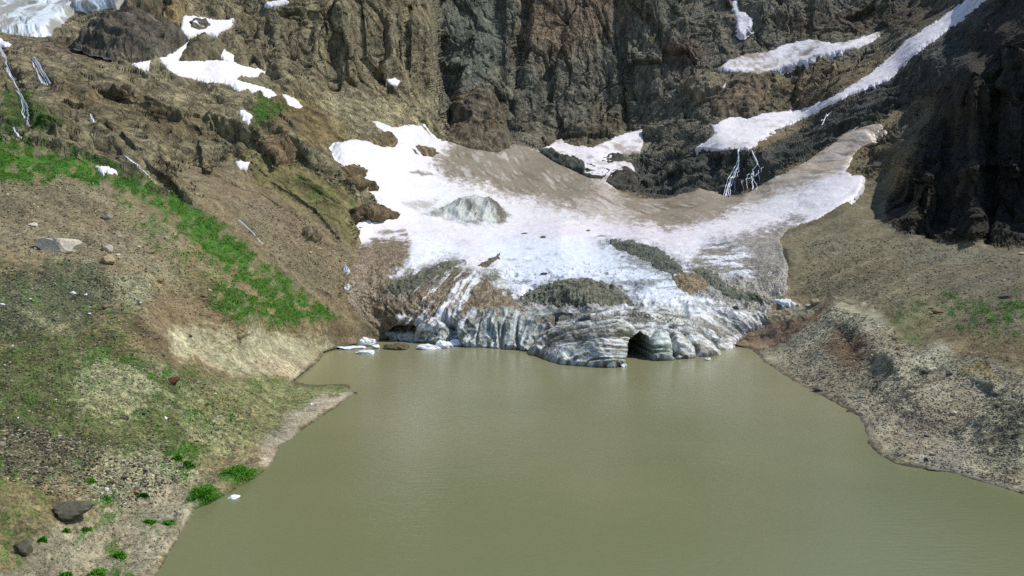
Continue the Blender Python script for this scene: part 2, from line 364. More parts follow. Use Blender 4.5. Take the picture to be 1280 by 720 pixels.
# ------------------------------------------------------------------ object helpers
def mesh_obj(name, verts, faces, mat, parent=None, smooth=True, attrs=None):
    me = bpy.data.meshes.new(name)
    verts = np.asarray(verts, F32); faces = np.asarray(faces, np.int32)
    k = faces.shape[1]
    me.vertices.add(len(verts)); me.vertices.foreach_set('co', verts.ravel())
    me.loops.add(faces.size); me.loops.foreach_set('vertex_index', faces.ravel())
    me.polygons.add(len(faces)); me.polygons.foreach_set('loop_start', np.arange(0, faces.size, k, dtype=np.int32))
    me.polygons.foreach_set('use_smooth', np.full(len(faces), smooth))
    for an, av in (attrs or {}).items():
        if av.ndim == 2:
            at = me.attributes.new(an, 'FLOAT_COLOR', 'POINT'); at.data.foreach_set('color', np.c_[av, np.ones(len(av))].astype(F32).ravel())
        else:
            at = me.attributes.new(an, 'FLOAT', 'POINT'); at.data.foreach_set('value', av.astype(F32))
    me.materials.append(mat); me.update(calc_edges=True); me.validate()
    o = bpy.data.objects.new(name, me); C.objects.link(o)
    if parent is not None: o.parent = parent
    return o
def tag(o, label, cat, group=None):
    o['label'] = label; o['category'] = cat
    if group: o['group'] = group
    return o
def grid_faces(ny, nx):
    i = np.arange(ny * nx, dtype=np.int32).reshape(ny, nx)
    return np.stack([i[1:, :-1].ravel(), i[1:, 1:].ravel(), i[:-1, 1:].ravel(), i[:-1, :-1].ravel()], -1)
def compact(verts, faces, attrs):
    used = np.unique(faces); mp = np.full(len(verts), -1, np.int32); mp[used] = np.arange(len(used))
    return verts[used], mp[faces], {k: v[used] for k, v in attrs.items()}

WATER_A, WATER_B = srgb(104, 109, 75), srgb(114, 116, 83)
M_EARTH = mat_earth()
M_SNOW = mat_ice('snow', 0.7, 0.2, 0.35)
M_ICE = mat_ice('glacier_ice', 0.42, 0.4, 0.5)

exec_zone = None
#ZONES#
# ------------------------------------------------------------------ ground zones: outline, colour, soft edge, grit, rock
Z = [
 # left bedrock, scree under it
 ([(-800,-400),(545,-400),(549,60),(545,120),(562,180),(440,175),(475,265),(440,300),(400,262),(300,245),(230,252),(150,218),(60,187),(0,168),(-800,120)], (150,138,112), 5, .25, 1),
 ([(270,0),(545,-30),(548,80),(535,110),(430,118),(340,105),(290,80)], (142,130,106), 12, .1, 1),
 ([(380,118),(470,118),(545,112),(558,176),(460,150),(440,175),(400,150)], (168,156,126), 8, .3, 1),
 ([(330,120),(380,118),(440,172),(400,178),(340,150)], (128,112,78), 10, .3, .8),
 ([(60,85),(150,105),(220,130),(300,170),(220,175),(150,155),(60,120)], (132,118,92), 10, .2, 1),
 ([(0,45),(90,45),(160,62),(120,80),(40,62),(0,64)], (130,114,96), 6, .2, 1),
 ([(0,105),(30,108),(70,140),(90,165),(20,165),(0,160)], (80,92,48), 7, .3, .7),
 ([(200,200),(300,185),(350,215),(440,290),(440,340),(432,395),(410,395),(330,315),(250,250)], (126,113,90), 9, .5, .25),
 ([(300,180),(400,215),(455,255),(440,300),(380,260),(330,225)], (122,112,76), 9, .4, .4),
 ([(310,125),(335,118),(352,140),(330,150),(312,142)], (82,96,44), 8, .3, .5),
 ([(240,205),(330,235),(400,300),(380,300),(300,250)], (126,110,92), 8, .5, .15),
 # headwall
 ([(548,-400),(1300,-400),(1240,0),(1150,60),(1060,130),(900,180),(800,200),(640,185),(560,180),(543,110),(550,60)], (128,122,110), 8, .05, 1),
 ([(648,-60),(780,-60),(770,30),(735,60),(690,72),(655,55)], (144,124,106), 14, .05, 1),
 ([(560,-60),(640,-60),(640,60),(600,110),(560,90)], (118,120,110), 14, .05, 1),
 ([(818,48),(880,45),(885,78),(835,95)], (122,104,94), 10, .05, 1), ([(680,175),(735,155),(785,110),(786,165),(745,184)], (118,108,92), 10, .1, 1),
 ([(850,100),(885,93),(906,96),(900,115),(875,130),(855,115)], (134,124,100), 6, .1, 1),
 ([(890,112),(915,92),(960,94),(1040,72),(1110,60),(1115,85),(1060,112),(1000,135),(930,146),(893,150)], (134,120,98), 6, .1, 1),
 ([(960,20),(1110,5),(1190,0),(1150,40),(1100,40),(1000,48)], (104,92,78), 10, .05, 1),
 ([(566,180),(563,140),(575,122),(598,110),(614,116),(628,138),(634,168),(634,188),(600,190)], (124,108,82), 4, .15, .9),
 ([(760,232),(800,190),(880,186),(960,184),(1060,124),(1150,62),(1240,2),(1290,-40),(1300,30),(1190,105),(1110,140),(1040,178),(960,224),(905,246),(830,250)], (90,90,84), 5, .2, 1),
 ([(1088,176),(1130,150),(1185,110),(1180,140),(1130,200),(1080,225)], (112,104,86), 9, .35, .7),
 ([(1150,125),(1200,70),(1215,75),(1180,120)], (74,72,66), 6, .3, .8),
 # buttress
 ([(1300,-400),(1262,-20),(1210,60),(1178,110),(1135,205),(1106,262),(1112,285),(1200,300),(1290,306),(2060,330),(2060,-400)], (66,60,52), 5, .1, 1),
 # right slope
 ([(1065,225),(1120,210),(1102,268),(1120,288),(1200,303),(1300,310),(2060,340),(2060,520),(1290,420),(1110,400),(1020,372),(985,345),(975,300),(1020,276)], (106,99,80), 6, .6, 0),
 ([(1130,285),(1200,302),(1290,306),(1290,330),(1200,330),(1130,330)], (108,103,88), 8, .6, .1),
 ([(1180,340),(1240,330),(1300,340),(1300,365),(1200,362)], (104,98,84), 8, .4, 0),
 ([(955,400),(985,378),(1045,372),(1105,400),(1150,425),(1250,440),(2060,560),(2060,1150),(1280,640),(1085,560),(1070,520),(960,457),(935,437),(918,433)], (142,135,118), 8, .5, 0),
 ([(918,433),(960,400),(1040,375),(1030,395),(975,425),(955,440)], (118,98,80), 7, .4, .1),
 ([(1030,442),(1055,412),(1080,425),(1082,446),(1050,458)], (104,84,66), 8, .35, 0),
 ([(1165,415),(1250,412),(1300,430),(1300,452),(1210,452)], (112,98,74), 11, .6, 0),
 ([(1195,452),(1250,455),(1240,470),(1205,462)], (124,108,76), 6, .5, 0),
 ([(1105,392),(1150,380),(1172,400),(1160,422),(1120,420)], (106,102,74), 10, .6, 0),
 ([(1140,560),(1180,545),(1215,560),(1190,592),(1150,588)], (134,128,118), 8, .5, 0),
 ([(1120,520),(1160,510),(1180,540),(1140,550)], (134,124,112), 10, .5, 0),
 ([(1230,480),(1300,470),(1300,600),(1230,590)], (120,116,98), 10, .9, 0),
 # left spur
 ([(-800,165),(0,172),(60,188),(150,218),(235,256),(300,300),(412,395),(400,432),(380,470),(440,486),(330,600),(190,730),(-100,1150),(-800,1150)], (116,104,78), 3, .7, 0),
 ([(-50,222),(130,226),(235,292),(220,345),(60,345),(-50,350)], (120,109,88), 12, .6, 0),
 ([(0,315),(60,318),(55,345),(0,352)], (126,112,86), 9, .4, 0),
 ([(-60,348),(130,328),(155,368),(100,425),(-60,425)], (84,84,64), 14, .9, 0),
 ([(20,392),(90,400),(95,412),(30,405)], (132,125,102), 9, .7, 0),
 ([(-80,420),(100,415),(190,380),(215,450),(330,490),(300,560),(190,575),(-80,560)], (82,84,52), 14, .85, 0),
 ([(140,355),(195,340),(190,385),(145,390)], (122,120,96), 12, .9, 0),
 ([(163,402),(195,366),(262,362),(295,398),(235,408),(218,462),(160,432)], (112,97,75), 10, .6, 0),
 ([(205,418),(235,406),(320,410),(410,424),(402,440),(380,468),(364,480),(345,472),(300,468),(260,448),(215,442)], (150,142,118), 8, .6, 0),
 ([(300,452),(345,440),(395,445),(375,470),(360,478),(340,472)], (156,142,120), 6, .7, 0),
 ([(95,452),(130,446),(205,470),(214,492),(150,512),(105,500)], (128,126,96), 14, .9, 0),
 ([(210,492),(330,470),(380,478),(440,482),(444,490),(385,522),(345,555),(250,572)], (112,110,78), 6, .9, 0),
 ([(446,490),(438,482),(400,500),(352,528),(322,562),(334,592),(347,566),(384,532)], (146,136,120), 5, .5, 0),
 ([(-80,515),(110,525),(150,560),(150,608),(60,600),(-80,595)], (84,80,60), 9, 1.0, 0),
 ([(130,560),(200,556),(262,600),(150,640),(110,630)], (128,123,98), 12, .9, 0),
 ([(150,625),(225,596),(262,630),(228,668),(196,722),(-60,1150),(-80,760),(30,700),(60,660),(110,648)], (134,125,106), 6, .6, 0),
]
GREEN = [ # outline, soft edge, strength
 ([(-300,160),(0,170),(62,187),(120,205),(172,217),(240,257),(300,302),(350,345),(414,396),(400,400),(345,374),(300,338),(250,300),(195,252),(130,226),(60,222),(-300,222)], 7, 1.0),
 ([(264,372),(285,340),(340,366),(414,398),(405,406),(330,400),(275,396)], 6, .95), ([(240,262),(300,300),(352,346),(415,396),(402,400),(340,372),(290,335),(240,290)], 5, 1.0), ([(130,225),(200,250),(290,340),(270,360),(200,300)], 12, .55),
 ([(1180,385),(1250,370),(1300,358),(1300,422),(1245,408),(1200,400)], 10, .75), ([(1110,390),(1150,380),(1170,402),(1130,420)], 8, .4),
 ([(75,440),(140,430),(215,470),(160,462),(100,455)], 9, .7), ([(215,505),(290,495),(310,525),(240,535)], 12, .6), ([(-60,425),(120,430),(210,470),(330,478),(320,530),(200,550),(-60,520)], 18, .36), ([(-20,350),(100,345),(150,390),(100,430),(-20,430)], 14, .3),
 ([(185,462),(212,466),(205,482),(186,478)], 5, .8), ([(200,555),(240,560),(255,595),(230,590)], 8, .8), ([(236,612),(262,606),(276,618),(256,632),(242,636)], 4, 1.0), ([(276,592),(300,582),(322,586),(318,602),(286,612)], 5, 1.0),
 ([(-60,580),(40,580),(60,640),(30,700),(-60,720)], 16, .5), ([(100,640),(150,610),(150,640),(120,660),(100,672)], 6, .7), ([(135,680),(160,680),(165,722),(140,730)], 6, .8), ([(175,648),(225,650),(222,668),(180,665)], 6, .5),
 ([(110,540),(130,590),(110,610),(95,600)], 7, .5), ([(260,430),(330,470),(420,485),(340,500)], 16, .35), ([(0,105),(30,108),(80,150),(60,168),(0,165)], 8, .5), ([(312,122),(336,118),(350,140),(322,150)], 6, .6),
 ([(330,200),(390,225),(450,255),(420,258),(360,235)], 8, .45), ([(55,148),(85,150),(75,162),(45,158)], 5, .7), ([(390,395),(425,395),(410,415)], 6, .5), ([(600,0),(640,60),(630,120),(600,80)], 20, .15),
]
TINT = np.array([.96, 1.0, .94])
def zones(x, y, w):
    """colour, grit, bedrock and grass at each ground point; w = world position (for ragged edges)"""
    n = len(x)
    col = np.tile(srgb(110, 100, 76), (n, 1)); grit = np.full(n, .5); rock = np.zeros(n); grass = np.zeros(n)
    wx = fbm(np.c_[x, y, 0 * x] / 26, 4, .6, 1) ; wy = fbm(np.c_[x, y, 0 * x] / 26, 4, .6, 2); wf = fbm(w / 1.6, 3, .7, 23)
    for poly, c, soft, g, r in Z:
        k = min(9, soft * 1.3)
        m = sstep(-soft, soft, sdist_box(poly, x + wx * k, y + wy * k, 2 * soft + 14) + wf * soft * 1.3)
        if not m.any(): continue
        col += (srgb(*c) * TINT - col) * m[:, None]; grit += (g - grit) * m; rock += (r - rock) * m
    wn = fbm(np.c_[x, y, 0 * x] / 9, 4, .65, 3)
    for poly, soft, s in GREEN:
        k = soft * 1.0
        sd = sdist_box(poly, x + wx * k, y + wy * k, 3 * soft + 12)
        m = sstep(-soft * 1.5, soft * 1.5, sd + wn * soft * 1.6) * s
        m = m * sstep(-0.1, 0.8, wn * 0.9 + s - 0.3)
        grass = np.maximum(grass, m)
    return col, grit, rock, grass

FEAT = np.random.default_rng(77).random((32 ** 3, 7)).astype(F32)
def blocks(p, tilt=.5, seed=0):
    """broken rock: every Voronoi cell is a tilted flat face; returns height in cell units and closeness to the joint"""
    q = (p + seed * 3.3).astype(F32)
    b = np.floor(q).astype(np.int32); n = len(q)
    d1 = np.full(n, 1e9, F32); d2 = np.full(n, 1e9, F32); h = np.zeros(n, F32)
    for dx in (-1, 0, 1):
        for dy in (-1, 0, 1):
            for dz in (-1, 0, 1):
                c = b + np.array([dx, dy, dz], np.int32)
                k = ((c[:, 0] & 31) * 32 + (c[:, 1] & 31)) * 32 + (c[:, 2] & 31)
                f = FEAT[k]
                r = q - c - f[:, :3]
                d = (r * r).sum(1)
                hh = (f[:, 3] - .5) * .55 + tilt * ((f[:, 4] - .5) * r[:, 0] + (f[:, 5] - .5) * r[:, 1] + (f[:, 6] - .5) * r[:, 2]) * 2
                m = d < d1
                d2 = np.where(m, d1, np.minimum(d2, d)); h = np.where(m, hh, h); d1 = np.where(m, d, d1)
    return h, np.sqrt(d2) - np.sqrt(d1)
def rock_disp(p, x, y, rock):
    """bedrock relief in metres: whaleback slabs on the left, ribs, chimneys and joints on the walls"""
    out = np.zeros(len(p)); mk = rock > .02
    if not mk.any(): return out
    p, x, y = p[mk], x[mk], y[mk]
    w1 = np.stack([fbm(p / 60, 3, .5, 4), fbm(p / 60, 3, .5, 5), fbm(p / 60, 3, .5, 6)], -1)
    w2 = np.stack([fbm(p / 9, 3, .55, 24), fbm(p / 9, 3, .55, 25), fbm(p / 9, 3, .55, 26)], -1)
    q = p + w1 * 10 + w2 * 1.3
    wall = sstep(470, 560, p[:, 1])
    but = sstep(1085, 1120, x) * sstep(312, 298, y) * sstep(420, 380, p[:, 1])
    wall = np.maximum(wall, but)
    wall = np.maximum(wall, sstep(270, 300, x) * sstep(545, 520, x) * sstep(125, 105, y))
    slab = 1 - wall
    v = np.array([.80, -.22, -.56])
    t = (q @ v)[:, None] * v
    g = q - .72 * t
    bh = ridged(g / 17, 3, .45, 2)
    s = (g @ np.array([.35, .2, .9])) / 8.5 + fbm(g / 16, 3, .5, 7) * .8
    fr = s - np.floor(s)
    bed = np.where(fr < .85, fr / .85, (1 - fr) / .15) - .5
    g2 = q - .55 * t
    b1, e1 = blocks(g2 / 9, .7, 1); b2, e2 = blocks(g2 / 3.4, .8, 2)
    h = slab * ((bh - .5) * 7.0 + bed * 2.0 + b1 * 2.4 + b2 * .6 - sstep(.10, .0, e1) * .5)
    a = q * np.array([1, 1, .33]); a2 = q * np.array([1, 1, .5])
    r1 = ridged(a / 34, 3, .45, 1)
    c1, f1 = blocks(a / 27, .9, 3); c2, f2 = blocks(a2 / 8, .9, 4); c3, f3 = blocks(a2 / 2.6, .8, 5)
    s3 = (q @ np.array([-.45, .2, .85])) / 16 + fbm(q / 20, 3, .5, 18) * .9
    f4 = s3 - np.floor(s3)
    led = np.where(f4 < .86, f4 / .86, (1 - f4) / .14) - .5
    h = h + wall * ((r1 - .5) * 4.5 + c1 * 6.0 + c2 * 1.3 + c3 * .35 + led * .9 - sstep(.84, .98, ridged(q * np.array([1, 1, .09]) / 15, 2, .5, 27)) * 2.6 - sstep(.86, .98, ridged(q * np.array([1, .6, .16]) / 6, 2, .5, 28)) * .9 - sstep(.07, .0, f1) * 1.6 - sstep(.07, .0, f2) * .5)
    h = h + fbm(q / 2.6, 3, .6, 19) * .32
    out[mk] = h * rock[mk]
    return out
#ENDZONES#

# ------------------------------------------------------------------ the ground sheet
SNOWS, PATCHES = [], []     # filled below, before the ground is built (the ground is calmer under snow)
#SNOWLIST#
SNOWS = [ # outline, thickness, label, dirt 0..1
 ([(227,22),(240,19),(258,24),(275,26),(291,24),(288,34),(270,44),(255,42),(236,46),(226,38)], 2.5, 'white snow bowl around a dark rock, below the golden pinnacle', .0),
 ([(198,74),(215,68),(228,58),(236,50),(239,55),(232,65),(225,72),(222,77),(250,76),(280,76),(305,82),(332,90),(320,94),(300,95),(297,100),(315,107),(332,110),(320,114),(296,108),(285,104),(260,103),(240,97),(222,95),(210,87),(203,80)], 2.5, 'large white snow tongue spreading below the snow bowl on the left', .0),
 ([(166,80),(188,76),(184,81),(172,85)], 1.2, 'small white snow strip at the foot of the dark rock dome', .0),
 ([(272,63),(280,62),(293,70),(292,78),(280,74),(273,70)], 1.5, 'small white snow wedge right of the round rock hump', .0),
 ([(325,112),(335,110),(348,119),(336,122),(328,119)], 1.2, 'upper of two small snow slivers trailing below the large tongue', .0),
 ([(352,117),(368,124),(381,134),(372,137),(360,130)], 1.2, 'lower of two small snow slivers trailing below the large tongue', .0),
 ([(296,135),(305,137),(317,146),(312,149)], 1.0, 'thin lone snow streak on the grassy ledge left', .0),
 ([(332,3),(350,0),(363,2),(345,8),(334,7)], 2.0, 'thin snow ledge high on the left cliff', .0),
 ([(484,100),(493,97),(501,102),(495,108),(487,106)], 2.0, 'tiny isolated snow spot at the foot of the left cliff', .0),
 ([(680,186),(700,175),(712,182),(740,185),(770,172),(785,166),(802,163),(803,178),(798,190),(776,193),(768,200),(790,205),(793,213),(775,216),(760,222),(748,222),(735,222),(715,208),(700,200),(685,193)], 2.5, 'grey white snow bench under the headwall with dark rocks in it', .35),
 ([(914,2),(922,0),(924,14),(932,16),(940,23),(938,34),(929,41),(921,36),(923,28),(919,20)], 2.5, 'small hanging snow patch in a notch high on the headwall', .15),
 ([(899,86),(912,75),(935,68),(960,65),(985,55),(1010,50),(1020,50),(1040,55),(1060,52),(1090,42),(1101,41),(1095,48),(1085,56),(1065,60),(1040,66),(1010,76),(985,82),(965,88),(945,94),(930,90),(915,89)], 3, 'long snow ledge above the tan slabs on the headwall', .4),
 ([(898,110),(910,104),(915,100),(914,110),(905,113)], 2, 'tiny snow fleck between the tan slabs and long snow ledge', .1),
 ([(870,186),(890,172),(895,168),(890,158),(908,148),(918,144),(935,150),(955,143),(975,141),(1005,136),(1030,127),(1055,114),(1080,98),(1110,75),(1135,50),(1160,34),(1190,14),(1205,4),(1215,-20),(1260,-50),(1275,-50),(1240,-8),(1220,10),(1195,28),(1180,42),(1150,62),(1130,82),(1115,97),(1085,110),(1055,122),(1030,136),(1005,149),(985,156),(965,166),(945,179),(935,186),(900,189)], 3, 'long snow filled couloir descending from the upper right corner', .25),
 ([(-30,48),(0,48),(15,57),(-30,59)], 1.5, 'small snow scrap at left edge above the waterfall', .0),
 ([(295,203),(312,203),(308,212),(300,210)], 1.5, 'small pinkish snow remnant on the left scree', .3),
 ([(119,208),(133,209),(144,213),(136,218),(125,214)], 1.5, 'pale dirty snow remnant behind the grassy crest', .45),
 ([(964,375),(985,376),(998,379),(980,383)], 2.0, 'thin white snow streak at the foot of the right slope', .05),
]
HANGING = [(-260,-90),(120,-60),(165,-25),(156,8),(147,15),(140,9),(118,15),(95,14),(76,28),(62,44),(40,47),(18,43),(0,39),(-260,20)]
#ENDSNOW#

def calm_mask(x, y):
    m = np.zeros(len(x))
    for poly, *_ in SNOWS: m = np.maximum(m, sstep(-5, 2, sdist_box(poly, x, y, 8)))
    m = np.maximum(m, sstep(-5, 4, sdist_box(HANGING, x, y, 8)))
    return m

def land_h(p, x, y, rock, grit, calm, nrm=None):
    sl = -sdist(LAKE, x, y)
    g = sdist(GLACIER, x, y)
    h = rock_disp(p, x, y, rock) if rock.max() > 0 else 0
    soil = (fbm(p / 14, 4, .5, 11) * .9 + fbm(p / 2.6, 4, .62, 12) * .38 * (.4 + grit)) * (1 - .8 * rock)
    vr = np.array([-.78, -.45, -.44]) * np.where(x > 640, 1, 0)[:, None] + np.array([.78, -.3, -.5]) * np.where(x > 640, 0, 1)[:, None]
    gq = p - .82 * (p * vr).sum(1)[:, None] * vr
    soil = soil + ((ridged(gq / 9, 4, .5, 15) - .5) * 1.2 + (ridged(gq / 24, 3, .5, 29) - .5) * np.where(x > 640, 3.2, 2.0)) * (1 - rock) * sstep(4, 40, sl)
    h = (h + soil) * (1 - calm) * sstep(-1, 12, sl) * (1 - sstep(-4, 2, g))
    if nrm is not None:
        vw = np.array([0, 0, HCAM]) - p; vw /= np.linalg.norm(vw, axis=1)[:, None]
        h = h * (.22 + .78 * sstep(.04, .4, np.abs((vw * nrm).sum(1))))
    h = h + fbm(p / 2.2, 4, .6, 16) * .13 * sstep(-14, -1, sl) * sstep(22, 3, sl)
    return h

def dry(p, x, y):
    sl = -sdist(LAKE, x, y)
    p[:, 2] = np.where((sl > 1) & (y > 330), np.maximum(p[:, 2], .05 * np.minimum(sl - 1, 12) + .05 * np.clip(sl - 1, 0, 4) * fbm(p / 2.5, 3, .6, 17)), p[:, 2])
    return p
def land_point(x, y):
    """point on the finished ground under each sheet sight"""
    x = np.atleast_1d(np.asarray(x, float)); y = np.atleast_1d(np.asarray(y, float))
    p, n = base_frame(x, y, d_land)
    c, g, r, gs = zones(x, y, p)
    h = land_h(p, x, y, r, g, calm_mask(x, y), n)
    return dry(p + n * h[:, None], x, y), n, c, gs

STEP = 1.08
xs = np.r_[np.arange(-740, -30, 10), np.arange(-30, 1310, STEP), np.arange(1310, 2040, 10)]
ys = np.r_[np.arange(-280, -20, 6), np.arange(-20, 310, .85), np.arange(310, 640, 1.1), np.arange(640, 740, 1.4), np.arange(740, 1120, 9)]
XX, YY = np.meshgrid(xs, ys); fx, fy = XX.ravel(), YY.ravel()
BP, BN = base_frame(fx, fy, d_land)
ZC, ZG, ZR, ZGR = zones(fx, fy, BP)
LH = land_h(BP, fx, fy, ZR, ZG, calm_mask(fx, fy), BN)
LP = dry(BP + BN * LH[:, None], fx, fy)
vr_ = np.where((fx > 640)[:, None], np.array([-.78, -.45, -.44]), np.array([.78, -.3, -.5]))
gq_ = BP - .9 * (BP * vr_).sum(1)[:, None] * vr_
strk = fbm(gq_ / 5.5, 5, .6, 92) * (1 - .7 * ZR) * (sdist(LAKE, fx, fy) < -3)
ZC = ZC * (1 + .34 * np.clip(strk, -1, 1.2))[:, None] + np.clip(strk, 0, 1)[:, None] * np.array([.012, .012, .014])
wet = sstep(-5, -1, sdist(LAKE, fx, fy) + 2.5 * fbm(BP / 3, 3, .6, 22))
ZC = ZC * (1 - .45 * wet)[:, None]
gcol = srgb(48, 98, 16) * (1 + .25 * fbm(BP / 3, 3, .6, 20))[:, None]
ZC = ZC + (gcol - ZC) * (ZGR * .85)[:, None]
print('ground', round(time.time() - T0, 1))
gf = grid_faces(len(ys), len(xs))
gf = gf[(fy[gf].min(1) > -150 + 125 * sstep(940, 1060, fx[gf].mean(1)))]
fcx, fcy = fx[gf].mean(1), fy[gf].mean(1)
atts = {'zone': ZC, 'grit': ZG * (1 - .5 * ZGR), 'rock': ZR}
def part_of_ground(name, mask):
    v, f, a = compact(LP, gf[mask], atts)
    o = mesh_obj(name, v, f, M_EARTH, attrs=a, smooth=(name == 'ground')); o['kind'] = 'structure'
    return o
WALLS = [(-800,-400),(2100,-400),(2100,330),(1290,306),(1200,301),(1112,286),(1104,262),(1135,205),(1065,225),(960,228),(905,247),(830,250),(760,232),(640,186),(562,180),(440,175),(475,266),(440,300),(400,262),(300,245),(230,252),(150,218),(60,187),(0,168),(-800,120)]
wm = sdist(WALLS, fcx, fcy) > 0
# drop the sheet under deep water far from any shore
deep = sdist(LAKE, fcx, fcy) > 60
part_of_ground('mountain', wm)
part_of_ground('ground', ~wm & ~deep)

# ------------------------------------------------------------------ lake
WV = [(-900, -300, 0), (900, -300, 0), (900, 330, 0), (-900, 330, 0)]
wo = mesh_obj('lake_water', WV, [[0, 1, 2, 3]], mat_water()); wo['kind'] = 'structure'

# ------------------------------------------------------------------ bodies that lie on the ground
def patch(name, poly, hfun, cfun, mat, dfun=None, step=1.2, rag=2.0, pad=3.0, parent=None, cut=None, vfun=None):
    P = np.asarray(poly, float)
    x0, y0 = P.min(0) - pad - 2; x1, y1 = P.max(0) + pad + 2
    ax = np.arange(x0, x1, step); ay = np.arange(y0, y1, step * .85)
    X, Y = np.meshgrid(ax, ay); x, y = X.ravel(), Y.ravel()
    p, n = base_frame(x, y, dfun or d_land)
    sd = sdist(poly, x, y) + (fbm(np.c_[x, y, 0 * x] / 5.0, 4, .65, 31) * .55 + fbm(p / 5.0, 4, .62, 32) * .45) * rag
    h = hfun(sd, p, x, y)
    v = p + n * h[:, None]
    if vfun is not None: v = v + vfun(p, x, y)
    f = grid_faces(len(ay), len(ax))
    keep = (sd[f] > -pad).any(1)
    at = cfun(sd, p, x, y, n)
    out = []
    if cut is None:
        vv, ff, aa = compact(v, f[keep], at)
        return mesh_obj(name, vv, ff, mat, parent, attrs=aa)
    for nm, fn in cut:
        mk = keep & fn(x[f].mean(1), y[f].mean(1))
        vv, ff, aa = compact(v, f[mk], at)
        out.append(mesh_obj(nm, vv, ff, mat, parent, attrs=aa))
    return out

WHITE = np.array([.75, .725, .75]); DIRT = srgb(140, 126, 104)
def snow_patch(poly, th, label, dirt, name='snow_patch', cat='snow patch', group='snow patches in the rock walls', step=.8):
    def hf(sd, p, x, y):
        return (.35 + .22 * min(th, 3.0)) * sstep(-1.2, 2.0, sd) - .6 * sstep(.2, -1.6, sd) - 3.0 * sstep(-.8, -2.6, sd) + (fbm(p / 9, 4, .5, 33) * .5 + fbm(p / 2.2, 2, .5, 34) * .1) * sstep(0, 5, sd)
    def cf(sd, p, x, y, n):
        d = sstep(-.35, .6, fbm(p * np.array([1, 1, .4]) / 9, 5, .6, 35) + dirt * 2 - 1.0 + .25 * sstep(3, 0, sd)) * min(1, dirt * 2.2)
        return {'zone': WHITE + (DIRT - WHITE) * d[:, None], 'grit': .15 * d}
    o = patch(name, poly, hf, cf, M_SNOW, step=step, rag=3.0)
    return tag(o, label, cat, group)
for poly, th, label, dirt in SNOWS: snow_patch(poly, th, label, dirt)

# hanging glacier in the upper left corner
def hf(sd, p, x, y):
    w = fbm(p / 25, 3, .5, 40) * 4
    cre = ridged(np.c_[(p[:, 0] * .75 + p[:, 2] * .55 + w) / 7, (p[:, 1] + p[:, 0]) / 40, p[:, 2] / 30], 3, .5, 41)
    return 4 * sstep(-2, 6, sd) - 3.5 * sstep(-.3, -2.5, sd) - sstep(.62, .95, cre) * 3.0 * sstep(0, 8, sd) + fbm(p / 6, 3, .5, 42) * .6
def cf(sd, p, x, y, n):
    w = fbm(p / 25, 3, .5, 40) * 4
    k = fbm(np.c_[(p[:, 0] * .75 + p[:, 2] * .55 + w) / 5, (p[:, 1]) / 60, p[:, 2] / 60], 4, .6, 43)
    low = sstep(18, 0, sd)
    c = np.array([.66, .73, .77]) + 0 * k[:, None]
    d = sstep(-.2, .35, k + low * .35 - .1)
    c = c + (srgb(128, 122, 104) - c) * (d * .8)[:, None]
    return {'zone': c, 'grit': .2 * d}
tag(patch('hanging_glacier', HANGING, hf, cf, M_ICE, step=1.0, rag=2.5), 'pale blue crevassed hanging glacier in the upper left corner', 'glacier')

# ------------------------------------------------------------------ the main glacier
def d_glac(x, y):
    d = depth(x, y); sl = np.minimum(sdist_box(LAKE, x, y, 5), -sdist(GLACIER, x, y))
    return np.where((sl > 0) & (y > 420) & (x < 904), np.maximum(d, plane_d(y) * (1 + .012 * sl)), d)
DIRTY = [(548,205),(556,186),(575,172),(632,176),(655,172),(695,190),(735,210),(775,228),(830,238),(876,225),(905,234),(950,215),(1030,165),(1120,135),(1112,178),(1070,212),(1020,224),(960,248),(900,268),(850,281),(800,281),(740,272),(690,262),(640,246),(590,232),(562,222)]
CONE = [(545,208),(556,188),(575,172),(632,176),(650,174),(695,190),(740,210),(745,245),(720,262),(680,248),(630,238),(590,228),(560,220)]
RBROWN = [(930,236),(990,195),(1050,150),(1125,130),(1112,180),(1070,210),(1010,226),(950,250)]
RAMP = [(760,235),(840,238),(876,224),(905,234),(950,222),(930,262),(860,284),(800,282)]
GREYICE = [(432,392),(470,345),(560,325),(620,345),(660,385),(700,392),(800,385),(860,385),(910,410),(915,440),(760,465),(660,445),(480,432)]
BLUEICE = [(560,395),(600,388),(660,385),(700,385),(690,405),(662,442),(580,436),(555,425)]
CAVE = [(777,466),(779,446),(783,431),(790,421),(800,416),(809,420),(813,432),(815,446),(818,466)]
CAVE2 = [(485,415),(491,409),(500,406),(517,407),(520,412),(512,416),(498,417)]
HUMP = [(530,268),(560,256),(588,249),(610,251),(626,262),(636,273),(628,281),(608,284),(588,281),(565,276)]
HUMPDARK = [(590,250),(612,250),(628,262),(637,273),(626,282),(614,274),(600,262)]
STRIPES = [(530,415),(540,395),(570,350),(585,335),(600,340),(590,360),(565,395),(550,425)]
